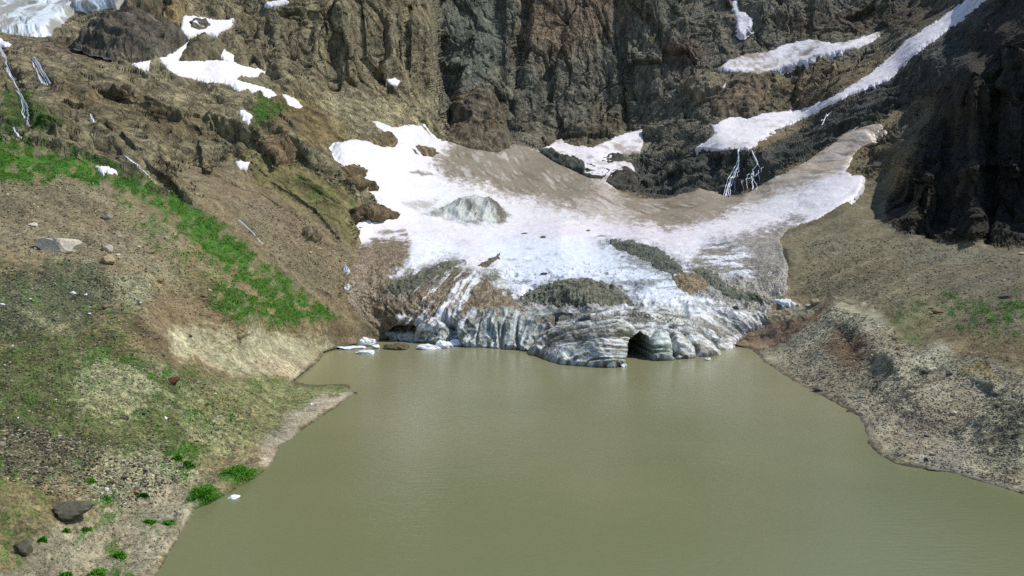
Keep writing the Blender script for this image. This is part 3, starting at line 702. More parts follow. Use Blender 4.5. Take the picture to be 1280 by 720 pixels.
def g_h(sd, p, x, y):
    edge = sstep(-1.5, 4.5, sd)
    front = sstep(-3, 8, y - (388 + 0 * x)) * sstep(470, 490, x) * sstep(925, 905, x)
    up = sstep(300, 400, y)
    h = .7 * edge - .9 * sstep(.2, -2.0, sd) - 2.0 * sstep(-2.0, -6.0, sd) * (1 - front)
    h = h * (1 - front) + front * .0
    # flow ridges running down to the snout, small seracs and melt runnels
    q = p + np.stack([fbm(p / 12, 3, .5, 51), fbm(p / 12, 3, .5, 52), fbm(p / 12, 3, .5, 53)], -1) * 3
    lobe = sstep(655, 690, x) * sstep(385, 400, y)
    u = np.where(lobe > .5, q[:, 0] * .35 + q[:, 2] * 1.3 + q[:, 1] * .2, q[:, 0] * 1.0 + q[:, 1] * .35 + q[:, 2] * .3)
    rid = ridged(np.c_[u / 5, q[:, 1] / 22, q[:, 2] / 16], 4, .55, 54)
    h += (rid - .5) * (front * (1.2 - .5 * lobe) + .9 * up * (1 - front))
    arc = (ldist([(660,440),(690,417),(730,405),(770,400),(810,402),(850,412),(905,436)], x, y)) / 5.5 + fbm(p / 9, 3, .5, 60) * .7
    h += lobe * (np.abs((arc % 1) - .5) - .25) * .7
    h += fbm(q / 7, 4, .55, 55) * (.35 + .7 * up) * (1 - .5 * lobe)
    h += (ridged(q / 3.2, 3, .5, 56) - .5) * (.12 + .5 * up) * (1 - .6 * lobe)
    h += fbm(p / 22, 3, .5, 57) * 1.1 * (1 - up) * sstep(0, 10, sd)
    for pl, H, w_ in DOMES:
        u_ = np.clip(sdist_box(pl, x, y, 10) / w_, 0, 1); h += .62 * H * np.sqrt(1 - (1 - u_) ** 2)
    # wind lips on the upper snow
    hs = sdist_box(HUMP, x, y, 20)
    h += sstep(0, 14, hs) * 6.5 + (ridged(p / 6, 4, .5, 58) - .4) * 2.6 * sstep(0, 6, hs)
    # caves eaten into the front
    for line, w, a in CRACKS:
        h -= a * np.exp(-(ldist(line, x, y) / w) ** 2)
    return h
DOMES = [([(660,446),(664,430),(676,418),(700,408),(735,402),(775,401),(796,409),(788,426),(784,462),(763,466),(735,464),(705,462),(680,453)], 4.2, 20), ([(812,460),(812,425),(820,412),(832,416),(841,432),(845,460)], 3.4, 11),
         ([(847,458),(843,436),(832,411),(850,415),(866,430),(873,456)], 2.8, 10), ([(875,455),(866,430),(850,408),(872,412),(890,425),(906,450)], 2.6, 10),
         ([(664,420),(690,401),(740,390),(800,388),(850,392),(885,408),(905,430),(890,424),(868,409),(840,402),(790,401),(730,401),(695,408)], 2.0, 7),
         ([(560,440),(565,406),(590,394),(622,398),(626,442)], 2.6, 14), ([(627,442),(630,400),(655,393),(692,394),(690,408),(672,420),(662,444)], 3.2, 14), ([(512,432),(520,408),(540,396),(560,400),(558,440)], 1.8, 12)]
CRACKS = [([(694,397),(692,412),(668,425),(660,445)], 2.2, 3.5), ([(648,395),(646,420),(648,438)], 1.6, 2), ([(622,404),(624,434)], 1.2, 1.2), ([(555,398),(566,408),(570,432)], 5, 4.5), ([(600,402),(596,432)], 1.0, 1.2),
          ([(842,449),(844,440),(836,420),(822,408)], 2.2, 2.6), ([(872,446),(868,436),(850,415),(835,404)], 2.0, 2.2), ([(903,437),(880,412),(850,398)], 2.2, 2.2), ([(710,450),(735,432),(790,420)], 2.0, 1.6), ([(680,440),(700,425),(740,412),(790,408)], 1.8, 1.8),
          ([(720,404),(770,396),(830,400)], 1.6, 1.4), ([(536,425),(548,400),(575,355)], 1.6, 1.2), ([(545,425),(560,396),(590,345)], 1.6, 1.2), ([(526,420),(538,398),(560,365)], 1.4, 1.2)]
def g_v(p, x, y):
    k = 0
    for cv, dp in ((CAVE, 22), (CAVE2, 10)):
        k = k + dp * sstep(-1.0, 2.6, sdist_box(cv, x, y, 12) + fbm(p / 2.5, 3, .5, 59) * .8)
    return np.c_[k * -.12, k, k * .03]
HEAPLINES = [[(640,378),(690,350),(740,348),(790,365),(810,385),(720,390)], [(750,303),(820,308),(862,345),(830,346),(780,322)], [(835,345),(890,340),(965,378),(930,382),(860,372)], [(470,372),(540,332),(580,330),(520,365),(490,378)]]
def g_c(sd, p, x, y, n):
    N_ = len(x)
    wx = fbm(np.c_[x, y, 0 * x] / 22, 4, .6, 61); wy = fbm(np.c_[x, y, 0 * x] / 22, 4, .6, 62); wf = fbm(p * np.array([.6, .35, .8]) / 1.2, 3, .7, 63)
    c = np.tile(WHITE, (N_, 1)); grit = np.zeros(N_)
    def lay(poly, col, soft, s=1.0, g=None, k=None):
        nonlocal c, grit
        k = soft if k is None else k
        m = sstep(-soft, soft, sdist_box(poly, x + wx * k, y + wy * k * .7, soft + 25) + wf * soft * 1.1) * s
        c = c + (np.asarray(col) - c) * m[:, None]
        if g is not None: grit = grit + (g - grit) * m
        return m
    # old snow: faint pink and blue drift, rippled dirt further down
    pk = fbm(p / 40, 3, .5, 63)
    c = c * (1 + np.c_[.02 * pk, -.03 * pk, .01 * pk])
    lay([(600,300),(760,300),(860,340),(930,400),(860,400),(760,375),(640,360)], (.70, .76, .84), 12)
    dm = sstep(-.1, .55, fbm(p * np.array([.4, 1, 1]) / 5, 5, .65, 64) + sstep(280, 400, y) * .72 - .55) * sstep(265, 330, y)
    c = c + (srgb(120, 122, 110) - c) * (dm * .75)[:, None]; grit = np.maximum(grit, dm * .5)
    st = fbm(np.c_[p[:, 0] * .35 + p[:, 1] * .12, p[:, 1] * .05, p[:, 2] * .25], 5, .62, 65)
    m = lay(DIRTY, srgb(172, 163, 148), 11, .85, .1, 12)
    c = c * (1 + (m * st * .30)[:, None])
    lay(CONE, srgb(132, 122, 106), 9, .95, .15, 8); lay(RAMP, srgb(142, 130, 110), 7, .9, .1, 5); lay(RBROWN, srgb(188, 172, 152), 7, .8, .1, 6)
    dz = sstep(-12, 12, sdist_box(DIRTY, x, y, 30))
    s5 = fbm(np.c_[(p[:, 0] + p[:, 1] * .25) / 2.6, p[:, 1] / 26, p[:, 2] / 14], 5, .65, 82); s6 = fbm(p / 16, 4, .6, 83)
    c = c + (np.array([.66, .63, .6]) - c) * (dz * sstep(.2, .7, s5 * .7 + s6 * .6) * .45)[:, None]
    c = c + (srgb(108, 95, 78) - c) * (dz * sstep(.1, .55, -s5 * .8 + s6 * .4) * .65)[:, None]
    # dirty grey-green ice near the water
    gi = lay(GREYICE, srgb(182, 185, 174), 10, .94, .35)
    v = fbm(np.c_[p[:, 0] * .5 + p[:, 2] * .6, p[:, 1] * .12, p[:, 2] * .9] / 2.2, 5, .65, 66)
    d2 = sstep(-.12, .26, v) * gi
    c = c + (srgb(84, 82, 66) - c) * (d2 * .85)[:, None]; grit = np.maximum(grit, d2 * .5)
    lay(BLUEICE, srgb(166, 176, 168), 5, .8, .2); d3 = sstep(.05, .5, fbm(np.c_[p[:, 0] / 1.4, p[:, 1] / 3, p[:, 2] / 6], 4, .6, 67)) * sstep(-4, 4, sdist_box(BLUEICE, x, y, 10))
    c = c + (srgb(96, 98, 86) - c) * (d3 * .7)[:, None]
    # brown debris skin on the left half, with bare ice streaks
    lay([(420,420),(418,365),(440,318),(470,302),(505,300),(512,325),(490,345),(520,340),(560,330),(600,345),(650,375),(660,386),(600,392),(560,398),(540,412),(500,408),(470,425)], srgb(118, 102, 76), 6, .97, .7, 5)
    lay([(490,350),(560,330),(560,345),(520,370),(480,372)], srgb(92, 92, 80), 7, .7, .7)
    for s_ in ([(533,412),(540,398),(562,366),(575,348),(581,350),(566,376),(550,402),(543,416)], [(548,404),(562,388),(585,358),(598,342),(601,347),(588,366),(570,392),(555,408)], [(520,414),(524,402),(534,390),(536,398),(530,412)],
               [(566,420),(590,386),(596,388),(574,424)], [(498,398),(508,392),(510,398),(500,404)]):
        lay(s_, (.72, .74, .76), 2.0, .95, .05, 3)
    lay([(520,300),(560,300),(600,318),(560,330),(520,335),(505,330)], (.74, .79, .84), 6, .8, .1)
    lay([(672,405),(700,390),(790,388),(860,394),(910,426),(885,428),(840,412),(800,412),(740,410),(690,420)], srgb(92, 92, 76), 4, .75, .7, 5)
    lay([(672,432),(700,412),(760,402),(700,425),(680,440)], srgb(110, 102, 86), 3, .75, .4)
    lay([(712,449),(735,432),(765,428),(760,446),(735,452)], srgb(112, 112, 92), 4, .6, .3)
    lay([(812,420),(826,415),(840,432),(842,448),(818,450),(813,435)], srgb(164, 184, 172), 3, .9, .1); lay([(738,450),(780,440),(784,455),(763,459)], srgb(190, 200, 196), 3, .8, .05)
    lay(HUMP, srgb(168, 176, 168), 4, .9, .25); lay(HUMPDARK, srgb(92, 86, 72), 3, .97, .4)
    d4 = sstep(.0, .4, fbm(np.c_[p[:, 0] * .5 + p[:, 2] * .5, p[:, 1] * .3, p[:, 2] * .2] / 1.5, 4, .6, 69)) * sstep(-3, 3, sdist_box(HUMP, x, y, 10))
    c = c + (srgb(110, 108, 92) - c) * (d4 * .8)[:, None]
    for hp in HEAPLINES: lay(hp, srgb(104, 104, 92), 8, .75, .9, 9)
    sp = fbm(p * np.array([1, .6, 1]) / .9, 3, .7, 78) * sstep(300, 345, y); sp = sstep(.45, .62, sp)
    c = c + (srgb(84, 84, 72) - c) * (sp * .8)[:, None]
    arc = (ldist([(660,440),(690,417),(730,405),(770,400),(810,402),(850,412),(905,436)], x, y)) / 4.0 + fbm(p / 8, 4, .6, 79) * 1.2
    la = sstep(.62, .8, np.abs((arc % 1) - .5) * 2) * sstep(655, 680, x) * sstep(384, 396, y)
    c = c + (srgb(92, 90, 76) - c) * (la * .7)[:, None]
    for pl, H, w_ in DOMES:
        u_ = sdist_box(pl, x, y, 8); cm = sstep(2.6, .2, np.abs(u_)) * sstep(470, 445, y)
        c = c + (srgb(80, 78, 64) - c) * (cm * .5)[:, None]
    ARC = [(640,470),(664,436),(690,415),(730,404),(770,399),(810,400),(850,408),(885,424),(915,450)]
    ac = ldist(ARC, x, y); lb = sstep(652, 676, x) * sstep(930, 900, x) * sstep(380, 396, y)
    sk = fbm(np.c_[ac / 2.4, x / 60, 0 * x + 3], 4, .62, 84) + .35 * fbm(p / 3, 4, .6, 85)
    c = c + (srgb(78, 77, 64) - c) * (lb * sstep(.05, .6, sk) * .68)[:, None]; c = c + (np.array([.66, .70, .68]) - c) * (lb * sstep(-.05, -.5, sk) * .75)[:, None]
    wl = sstep(545, 560, x) * sstep(670, 655, x) * sstep(384, 394, y)
    sk = fbm(np.c_[(x + .25 * y) / 3.0, y / 30, 0 * x + 5], 4, .62, 86)
    c = c + (srgb(84, 84, 72) - c) * (wl * sstep(.1, .5, sk) * .7)[:, None]; c = c + (np.array([.7, .75, .74]) - c) * (wl * sstep(-.1, -.5, sk) * .6)[:, None]
    dg = sstep(500, 515, x) * sstep(610, 590, x) * sstep(332, 345, y) * sstep(428, 415, y)
    sk = fbm(np.c_[(x * .74 + y * .67) / 3.2, (x * -.67 + y * .74) / 34, 0 * x + 7], 4, .6, 87)
    c = c + (np.array([.7, .72, .72]) - c) * (dg * sstep(.28, .55, sk) * .85)[:, None]; c = c + (srgb(70, 66, 52) - c) * (dg * sstep(-.3, -.6, sk) * .7)[:, None]
    # right margin: gravel creeping over the ice
    lay([(860,330),(900,300),(1000,275),(1010,385),(960,395),(910,368),(875,350)], srgb(122, 116, 100), 9, .9, .7, 9)
    pt = sstep(.0, .3, fbm(p * np.array([.3, .6, 1.5]) / 4, 5, .65, 70)) * sstep(-8, 8, sdist_box([(860,300),(900,300),(940,318),(945,350),(900,345),(875,330)], x, y, 12))
    c = c + (np.array([.7, .73, .78]) - c) * (pt * .9)[:, None]
    lay([(505,255),(545,250),(540,262),(515,262)], srgb(140, 138, 120), 4, .6, .3)
    for s_ in ([(508,217),(525,215),(545,217),(530,220)], [(470,293),(505,288),(507,291),(480,296)], [(490,297),(508,294),(508,298),(495,299)]): lay(s_, srgb(120, 108, 84), 1.5, .85, .3, 2)
    return {'zone': np.clip(c, .02, .9), 'grit': grit}
gl = bpy.data.objects.new('glacier', None); C.objects.link(gl); gl.location = (0, 0, 0)
tag(gl, 'big white glacier filling the cirque and ending in the lake', 'glacier')
def below(x, y): return y - (330 + 25 * np.sin(x / 60.0))
GPOLY = GLACIER
patch('ice', GPOLY, g_h, g_c, M_ICE, dfun=d_glac, vfun=g_v, pad=8.0, step=.95, rag=1.9, parent=gl,
      cut=[('snowfield', lambda x, y: below(x, y) <= 0), ('ice_tongue', lambda x, y: (below(x, y) > 0) & (y < 392)), ('ice_front', lambda x, y: (y >= 392) & (below(x, y) > 0))])
print('glacier', round(time.time() - T0, 1))

# ------------------------------------------------------------------ debris heaps lying on the ice
def heap(name, poly, H, col, label, cat='debris heap', gr=.9, group='gravel heaps on the glacier'):
    def hf(sd, p, x, y):
        gs = sdist_box(GLACIER, x, y, 30)
        return g_h(gs, p, x, y) + .62 * H * sstep(-1, 12, sd) * (1 + .3 * fbm(p / 6, 3, .5, 71)) + .1 - 1.1 * sstep(1.0, -2.5, sd) + fbm(p / 1.1, 3, .65, 72) * .45
    def cf(sd, p, x, y, n):
        k = 1 + .3 * fbm(p / 3, 4, .6, 73)
        return {'zone': np.clip(srgb(*col) * k[:, None], .01, .8), 'grit': np.full(len(x), gr), 'rock': np.zeros(len(x))}
    tag(patch(name, poly, hf, cf, M_EARTH, dfun=d_glac, step=.8, rag=3.2), label, cat, group)
heap('gravel_mound', [(646,374),(665,363),(688,354),(705,350),(727,351),(750,353),(770,360),(786,371),(792,381),(770,385),(730,384),(690,381),(665,379)], 3.6, (98,100,86), 'dark grey green gravel mound in the middle above the ice front')
heap('gravel_mound', [(756,305),(775,303),(800,307),(822,311),(836,322),(852,335),(855,344),(840,346),(825,341),(813,330),(790,322),(770,313)], 2.2, (86,92,82), 'dark green grey moraine strip slanting down the snowfield')
heap('gravel_mound', [(840,349),(850,343),(870,345),(886,355),(881,363),(862,368),(848,361)], 2.4, (124,111,88), 'rounded orange brown gravel mound beside the dark moraine strip')
heap('gravel_mound', [(862,338),(875,334),(900,346),(908,357),(928,365),(955,371),(963,380),(930,377),(905,369),(887,355)], 1.8, (94,98,84), 'dark gravel band from the orange mound to right margin')
heap('gravel_mound', [(597,333),(611,325),(626,317),(624,325),(607,335)], 2.0, (98,94,80), 'short dark debris ridge on the snow left of centre')
heap('gravel_mound', [(478,368),(500,352),(540,336),(562,330),(577,333),(548,345),(522,360),(500,372)], 1.4, (92,94,82), 'long grey green debris ridge above the left ice wall')

# ------------------------------------------------------------------ separate rock masses
def rock_mass(name, poly, H, col, label, w=10, gl_=False, cat='rock', grit=.1, tall=1.0, group=None):
    def hf(sd, p, x, y):
        r = np.ones(len(x))
        up = sstep(-1.0, w, sd)
        nz = rock_disp(p * np.array([1, 1, tall]), x, y, r)
        fcm = (ridged(p / (H * 1.1 + 2), 4, .5, 75) - .5) * H * .5
        return H * np.sqrt(up) * .9 + (nz * .45 + fcm) * sstep(-1, 3, sd) - 2.0 * sstep(.2, -2, sd) + (.5 if gl_ else 1.0)
    def cf(sd, p, x, y, n):
        k = 1 + .25 * fbm(p / 6, 4, .6, 76)
        return {'zone': np.clip(srgb(*col) * k[:, None], .01, .8), 'grit': np.full(len(x), grit), 'rock': np.full(len(x), .9)}
    tag(patch(name, poly, hf, cf, M_EARTH, dfun=d_glac if gl_ else None, step=.85, rag=2.5), label, cat, group)
rock_mass('rock_dome', [(94,56),(100,47),(112,38),(126,30),(130,18),(150,20),(165,16),(190,22),(214,35),(236,52),(228,58),(205,71),(192,74),(165,76),(135,68),(112,63)], 9, (104,98,86), 'large dark grey rock dome beside the hanging glacier', 22)
rock_mass('rock_dome', [(150,16),(158,2),(168,-20),(205,-20),(206,10),(206,22),(224,34),(214,34),(190,21),(166,16)], 7, (110,100,80), 'steep dark brown crag above the grey rock dome', 16)
rock_mass('rock_pinnacle', [(206,12),(213,-12),(226,-12),(231,10),(226,27),(215,30),(204,22)], 8, (146,128,92), 'golden yellow rock pinnacle at the top edge left', 10)
rock_mass('rock_outcrop', [(237,29),(245,25),(256,27),(263,33),(252,38),(240,35)], 4.5, (112,106,94), 'small dark rock island inside the snow bowl', 5)
rock_mass('rock_outcrop', [(237,51),(250,44),(268,50),(279,62),(275,75),(250,77),(224,77),(229,68)], 6, (118,110,88), 'round brown rock hump between two snow tongues', 12)
rock_mass('rock_buttress', [(565,178),(563,142),(574,123),(596,110),(613,115),(627,136),(634,166),(634,187),(620,192),(600,188),(580,183)], 11, (118,108,90), 'brown rounded rock nose at the foot of the headwall', 26)
rock_mass('rock_rib', [(677,190),(690,187),(701,195),(722,200),(741,208),(762,214),(756,221),(738,223),(719,214),(699,206)], 4.5, (80,84,76), 'dark rock rib along the lower edge of the snow bench', 8)
rock_mass('rock_outcrop', [(749,201),(765,193),(779,195),(777,202),(760,205)], 3.5, (84,84,78), 'dark rock poking through the middle of the snow bench', 6)
rock_mass('rock_outcrop', [(758,229),(765,215),(781,210),(797,220),(794,233),(775,236)], 5, (86,84,78), 'dark rock lump below the right end of the snow bench', 9)
rock_mass('rock_outcrop', [(460,177),(480,167),(497,177),(492,185),(476,184)], 4, (140,126,96), 'tan rock tooth between two upper snow arms', 7, True)
rock_mass('rock_outcrop', [(509,189),(520,182),(532,185),(547,192),(540,196),(515,195)], 3, (130,118,92), 'low tan rock island in the upper left snowfield', 5, True)
rock_mass('rock_outcrop', [(425,212),(440,208),(458,214),(458,222),(438,224)], 3, (122,108,80), 'brown rock step at the left snow edge', 6)
rock_mass('rock_outcrop', [(428,226),(446,222),(472,236),(468,240),(444,236)], 3, (112,98,72), 'narrow brown rock finger pointing into the snow', 5)
rock_mass('rock_outcrop', [(440,262),(462,258),(497,270),(494,275),(458,276),(445,273)], 4, (124,110,84), 'lowest brown rock finger pointing into the snow', 7)
rock_mass('rock_outcrop', [(848,110),(858,97),(882,92),(905,96),(903,116),(885,126),(866,124)], 6, (140,130,106), 'pale yellowish rock slab left of the tan slabs', 12)
rock_mass('rock_outcrop', [(888,132),(903,112),(925,92),(948,96),(952,118),(940,146),(905,148),(892,148)], 7, (128,116,96), 'tan blocky rock slab under the long snow ledge', 14)
rock_mass('rock_outcrop', [(328,188),(336,172),(352,170),(368,184),(366,200),(346,204)], 4, (132,114,86), 'squared brown rock step above the left scree', 8)
rock_mass('rock_outcrop', [(378,292),(384,284),(396,286),(402,296),(396,302),(384,300)], 2, (160,146,116), 'pale broken outcrop on the left scree slope', 5)

# ------------------------------------------------------------------ boulders and stones
def rock_shape(seed, sub=3, flat=.7, planes=13, rough=.06):
    r = np.random.default_rng(seed)
    bm = bmesh.new(); bmesh.ops.create_icosphere(bm, subdivisions=sub, radius=1)
    v = np.array([q.co[:] for q in bm.verts]); f = np.array([[q.index for q in fc.verts] for fc in bm.faces]); bm.free()
    nrm = r.normal(size=(planes, 3)); nrm /= np.linalg.norm(nrm, axis=1)[:, None]
    d = r.uniform(.5, 1.0, planes)
    k = v @ nrm.T
    rad = np.where(k > .05, d / np.maximum(k, .05), 9).min(1)
    rad = np.minimum(rad, 1.15)
    w = v * rad[:, None]
    w *= (1 + rough * fbm(w * 2.2 + seed, 3, .55, seed))[:, None]
    w *= np.array([1, .8, flat])
    return w, f
M_STONE = {}
for nm, c in (('grey', (128,124,112)), ('pale', (188,180,160)), ('dark', (84,81,68)), ('brown', (120,98,72)), ('red', (104,72,54)), ('white', (222,222,224)), ('tan', (160,142,112))):
    M_STONE[nm] = mat_plain('stone_' + nm, srgb(*c), .88, 1.7, .35, .12, .25, randomize=.25)
SHAPES = []
for k in range(7):
    vv, ff = rock_shape(100 + k, 3, .55 + .05 * k, 11 + k)
    SHAPES.append((vv, ff))
MESHES = {}
def stone_mesh(k, mat, facet):
    key = (k, mat)
    if key not in MESHES:
        o = mesh_obj('stone', SHAPES[k][0], SHAPES[k][1], M_STONE[mat], smooth=False)
        MESHES[key] = o.data; bpy.data.objects.remove(o)
    return MESHES[key]
DG = LOGD
def surf(x, y, ice=False):
    if ice:
        x = np.atleast_1d(np.asarray(x, float)); y = np.atleast_1d(np.asarray(y, float))
        p, n = base_frame(x, y, d_glac); h = g_h(sdist(GLACIER, x, y), p, x, y)
        return p + n * h[:, None], n
    p, n, c, g = land_point(x, y); return p, n
def put_stone(name, x, y, wpx, hpx, mat, label, cat='boulder', k=None, rz=None, tilt=0.0, depth=.75, ice=False, group=None, sink=.3):
    p, n = surf(x, y, ice); p, n = p[0], n[0]
    m = p[1] / FOC
    if k is None: k = int(rng.integers(len(SHAPES)))
    o = bpy.data.objects.new(name, stone_mesh(k, mat, True)); C.objects.link(o)
    sx = wpx * m / 2 / .95; szz = hpx * m / 2 / .7
    o.scale = (sx, sx * depth / .8, szz)
    o.rotation_euler = (rng.uniform(-.15, .15), tilt, rng.uniform(-.5, .5) if rz is None else rz)
    o.location = Vector(p) + Vector((0, sx * depth * .4, szz * (.56 - sink)))
    return tag(o, label, cat, group)
B = [
 (70,316,52,34,'pale','large pale boulder with a white top on the left slope',3,.0,.22,0),(133,314,20,15,'pale','upper of two pale boulders right of the large white topped one',1,None,.2,0),(134,331,22,16,'tan','lower of two pale boulders right of the large white topped one',2,None,.25,0),
 (41,284,13,7,'pale','small pale boulder above the large white topped one',0,None,.1,0),(135,272,12,9,'grey','rounded grey boulder alone below the grassy crest',4,None,0,0),(188,315,11,9,'tan','tan boulder at mid height on the left slope',5,None,.2,0),
 (215,479,17,12,'red','dark reddish brown boulder beside the pale gravel patch',5,None,0,0),(90,644,46,30,'dark','big dark angular boulder low on the left bank',5,.2,.1,0),(30,684,34,24,'dark','dark angular boulder near the lower left corner',1,-.3,.05,0),
 (135,609,8,6,'white','round white stone above the bare silt bank',6,None,0,0),(88,636,9,5,'white','white flat stone lying by the big dark boulder',4,None,0,0),(238,420,6,6,'dark','black stone alone on the pale silt flat',0,None,0,0),
 (388,506,6,5,'white','white stone on the green spit near its shore',3,None,0,0),(444,493,6,4,'dark','dark stone at the very tip of the spit',2,None,0,0),(203,446,8,4,'dark','dark flat stone on the brown earth below silt flat',2,None,0,0),
 (255,366,10,5,'brown','brown stone on top of the brown earth patch',1,None,0,0),(200,352,10,5,'brown','brown stone on the ridge above brown earth patch',2,None,0,0),
 (1173,391,12,9,'brown','brown boulder left of the green patch on right slope',0,None,0,0),(1025,488,16,9,'grey','grey boulder on the right shore of the lake',2,None,0,0),(1040,487,8,6,'tan','pale stone beside the grey boulder on right shore',1,None,0,0),
 (1168,462,14,7,'pale','long pale stone on the right moraine crest',3,None,.1,0),(1155,459,9,6,'dark','dark stone just left of the long pale moraine stone',4,None,0,0),(1231,474,8,7,'pale','pale stone under the brown hollow far right',5,None,0,0),
 (1139,494,11,8,'tan','tan stone with reddish earth around on the moraine',6,None,0,0),(1099,411,7,4,'pale','small pale slab near the crest of the moraine',0,None,0,0),(1122,433,8,7,'red','reddish stone at the right end of the moraine crest',1,None,0,0),
 (1241,494,11,7,'dark','dark stone low on the far right moraine',2,None,0,0),(1259,369,19,9,'dark','wide dark boulder above the green patch on right',3,None,0,0),(1019,378,13,9,'tan','tan boulder at the top of the brown moraine shoulder',4,None,0,0),
 (1064,516,11,6,'dark','dark stone in the shallows of the right shore',5,None,0,0),(1117,421,8,4,'dark','dark slab on the crest of the right moraine',6,None,0,0),(1010,381,9,5,'pale','pale stone beside the tan boulder on the shoulder',0,None,0,0),
 (1280,316,16,5,'pale','pale slab at the foot of the dark right buttress',1,None,0,0),(1190,503,8,6,'pale','pale stone in the middle of the right moraine',2,None,0,0),(1212,440,8,5,'tan','tan stone in the brown hollow on the right',3,None,0,0),
 (920,387,9,7,'dark','dark block standing alone on the right ice',4,None,0,1),(722,383,8,6,'dark','dark block at the foot of the central gravel mound',1,None,0,1),(679,299,8,4,'brown','brown stone left on the open snowfield',2,None,0,1),(656,293,8,3,'brown','brown stone highest on the open snowfield',3,None,0,1),
 (752,298,14,3,'brown','brown slab at the head of the dark moraine strip',0,None,0,1),(680,344,9,4,'dark','dark stone on blue ice above the gravel mound',5,None,0,1),(735,291,7,3,'grey','grey stone on snow above the dark moraine strip',6,None,0,1),
]
for x, y, wpx, hpx, mt, lb, k, rz, tl, ice in B: put_stone('boulder', x, y, wpx, hpx, mt, lb, k=k, rz=rz, tilt=tl, ice=bool(ice))

def scatter_px(poly, n):
    P = np.asarray(poly, float); out = np.empty((0, 2))
    while len(out) < n:
        q = rng.uniform(P.min(0), P.max(0), (n * 3, 2)); q = q[(sdist(poly, q[:, 0], q[:, 1]) > 2) & (sdist(LAKE, q[:, 0], q[:, 1]) < -2)]
        out = np.r_[out, q]
    return out[:n]
AREA = [
 ([(0,215),(120,226),(235,292),(330,372),(250,400),(150,380),(0,340)], 46, 1500, (2.6,5.5), ['pale','grey','tan','tan'], 'small stone scattered on the brown left slope below the grassy crest', 'stones on the brown left slope'),
 ([(0,340),(150,350),(190,400),(210,470),(330,490),(300,550),(200,560),(0,560)], 60, 2600, (2.8,6.5), ['pale','grey','dark','white','tan'], 'small stone scattered on the green gravelly left bank', 'stones on the green left bank'),
 ([(0,525),(110,530),(150,560),(210,560),(255,600),(150,640),(60,620),(0,600)], 46, 1500, (4,10), ['dark','grey','dark','brown','grey'], 'small stone in the dark rubble low on left bank', 'stones in the dark rubble'),
 ([(110,650),(240,600),(225,660),(195,715),(20,718)], 10, 500, (2.4,5), ['pale','dark','grey'], 'small stone on the bare silt bank lower left', 'stones on the bare silt bank'),
 ([(970,440),(1040,380),(1105,405),(1150,428),(1278,455),(1278,612),(1120,574),(1085,530),(1000,478)], 74, 5200, (2.6,6.5), ['grey','pale','tan','grey','dark'], 'small stone scattered on the grey right moraine', 'stones on the right moraine'),
 ([(1000,300),(1120,292),(1278,320),(1278,440),(1110,395),(1010,365)], 30, 1500, (2.2,5), ['tan','pale','brown','grey'], 'small stone scattered on the olive slope below the buttress', 'stones on the olive right slope'),
 ([(300,250),(400,250),(440,330),(425,390),(340,320)], 14, 700, (2.0,4.5), ['tan','pale','brown'], 'small stone scattered on the left scree above the lake', 'stones on the left scree'),
]
GV, GF, GC = [], [], []
ico_v, ico_f = rock_shape(7, 1, .7, 9, .0)
gbase = 0
for poly, n_big, n_small, (lo, hi), mats, lb, grp in AREA:
    q = scatter_px(poly, n_big)
    p, n, c, g = land_point(q[:, 0], q[:, 1])
    sz = lo * 1.25 + (hi - lo) * 1.3 * rng.random(n_big) ** 2.2
    for i in range(n_big):
        m = p[i, 1] / FOC; k = int(rng.integers(len(SHAPES))); s_ = sz[i] * m / 2
        o = bpy.data.objects.new('stone', stone_mesh(k, mats[int(rng.integers(len(mats)))], True)); C.objects.link(o)
        o.scale = (s_, s_ * rng.uniform(.8, 1.2), s_ * rng.uniform(.7, 1.1)); o.rotation_euler = (rng.uniform(-.3, .3), rng.uniform(-.3, .3), rng.uniform(0, 6.28))
        o.location = Vector(p[i]) + Vector((0, 0, s_ * .12)); tag(o, lb, 'stone', grp)
    n_small = int(n_small * 2.6); q = scatter_px(poly, n_small)
    p, n, c, g = land_point(q[:, 0], q[:, 1])
    s_ = (1.1 + (lo * 1.25 - 1.1) * rng.random(n_small) ** 1.8) * p[:, 1] / FOC / 2
    an = rng.uniform(0, 6.28, n_small); ca, sa = np.cos(an), np.sin(an)
    sc3 = np.c_[s_ * rng.uniform(.8, 1.3, n_small), s_, s_ * rng.uniform(.6, 1.1, n_small)]
    v = ico_v[None] * sc3[:, None]
    vx = v[..., 0] * ca[:, None] - v[..., 1] * sa[:, None]; vy = v[..., 0] * sa[:, None] + v[..., 1] * ca[:, None]
    v = np.stack([vx, vy, v[..., 2]], -1) + (p + np.array([0, 0, 1]) * (s_ * .2)[:, None])[:, None]
    tone = rng.choice([.3, .55, 1.0, 1.6, 2.4] if poly[0][0] < 640 else [.5, .7, 1.0, 1.35, 1.8], n_small, p=[.2, .2, .22, .2, .18])
    cc = np.clip((c * .5 + srgb(128, 122, 108) * .5) * tone[:, None], .015, .6)
    GV.append(v.reshape(-1, 3)); GC.append(np.repeat(cc, len(ico_v), 0))
    GF.append((ico_f[None] + (np.arange(n_small) * len(ico_v))[:, None, None]).reshape(-1, 3) + gbase); gbase += n_small * len(ico_v)
gv = np.concatenate(GV); go = mesh_obj('gravel', gv, np.concatenate(GF), M_EARTH, smooth=False, attrs={'zone': np.concatenate(GC), 'grit': np.zeros(len(gv)), 'rock': np.zeros(len(gv))})
go['kind'] = 'stuff'
print('stones', round(time.time() - T0, 1))

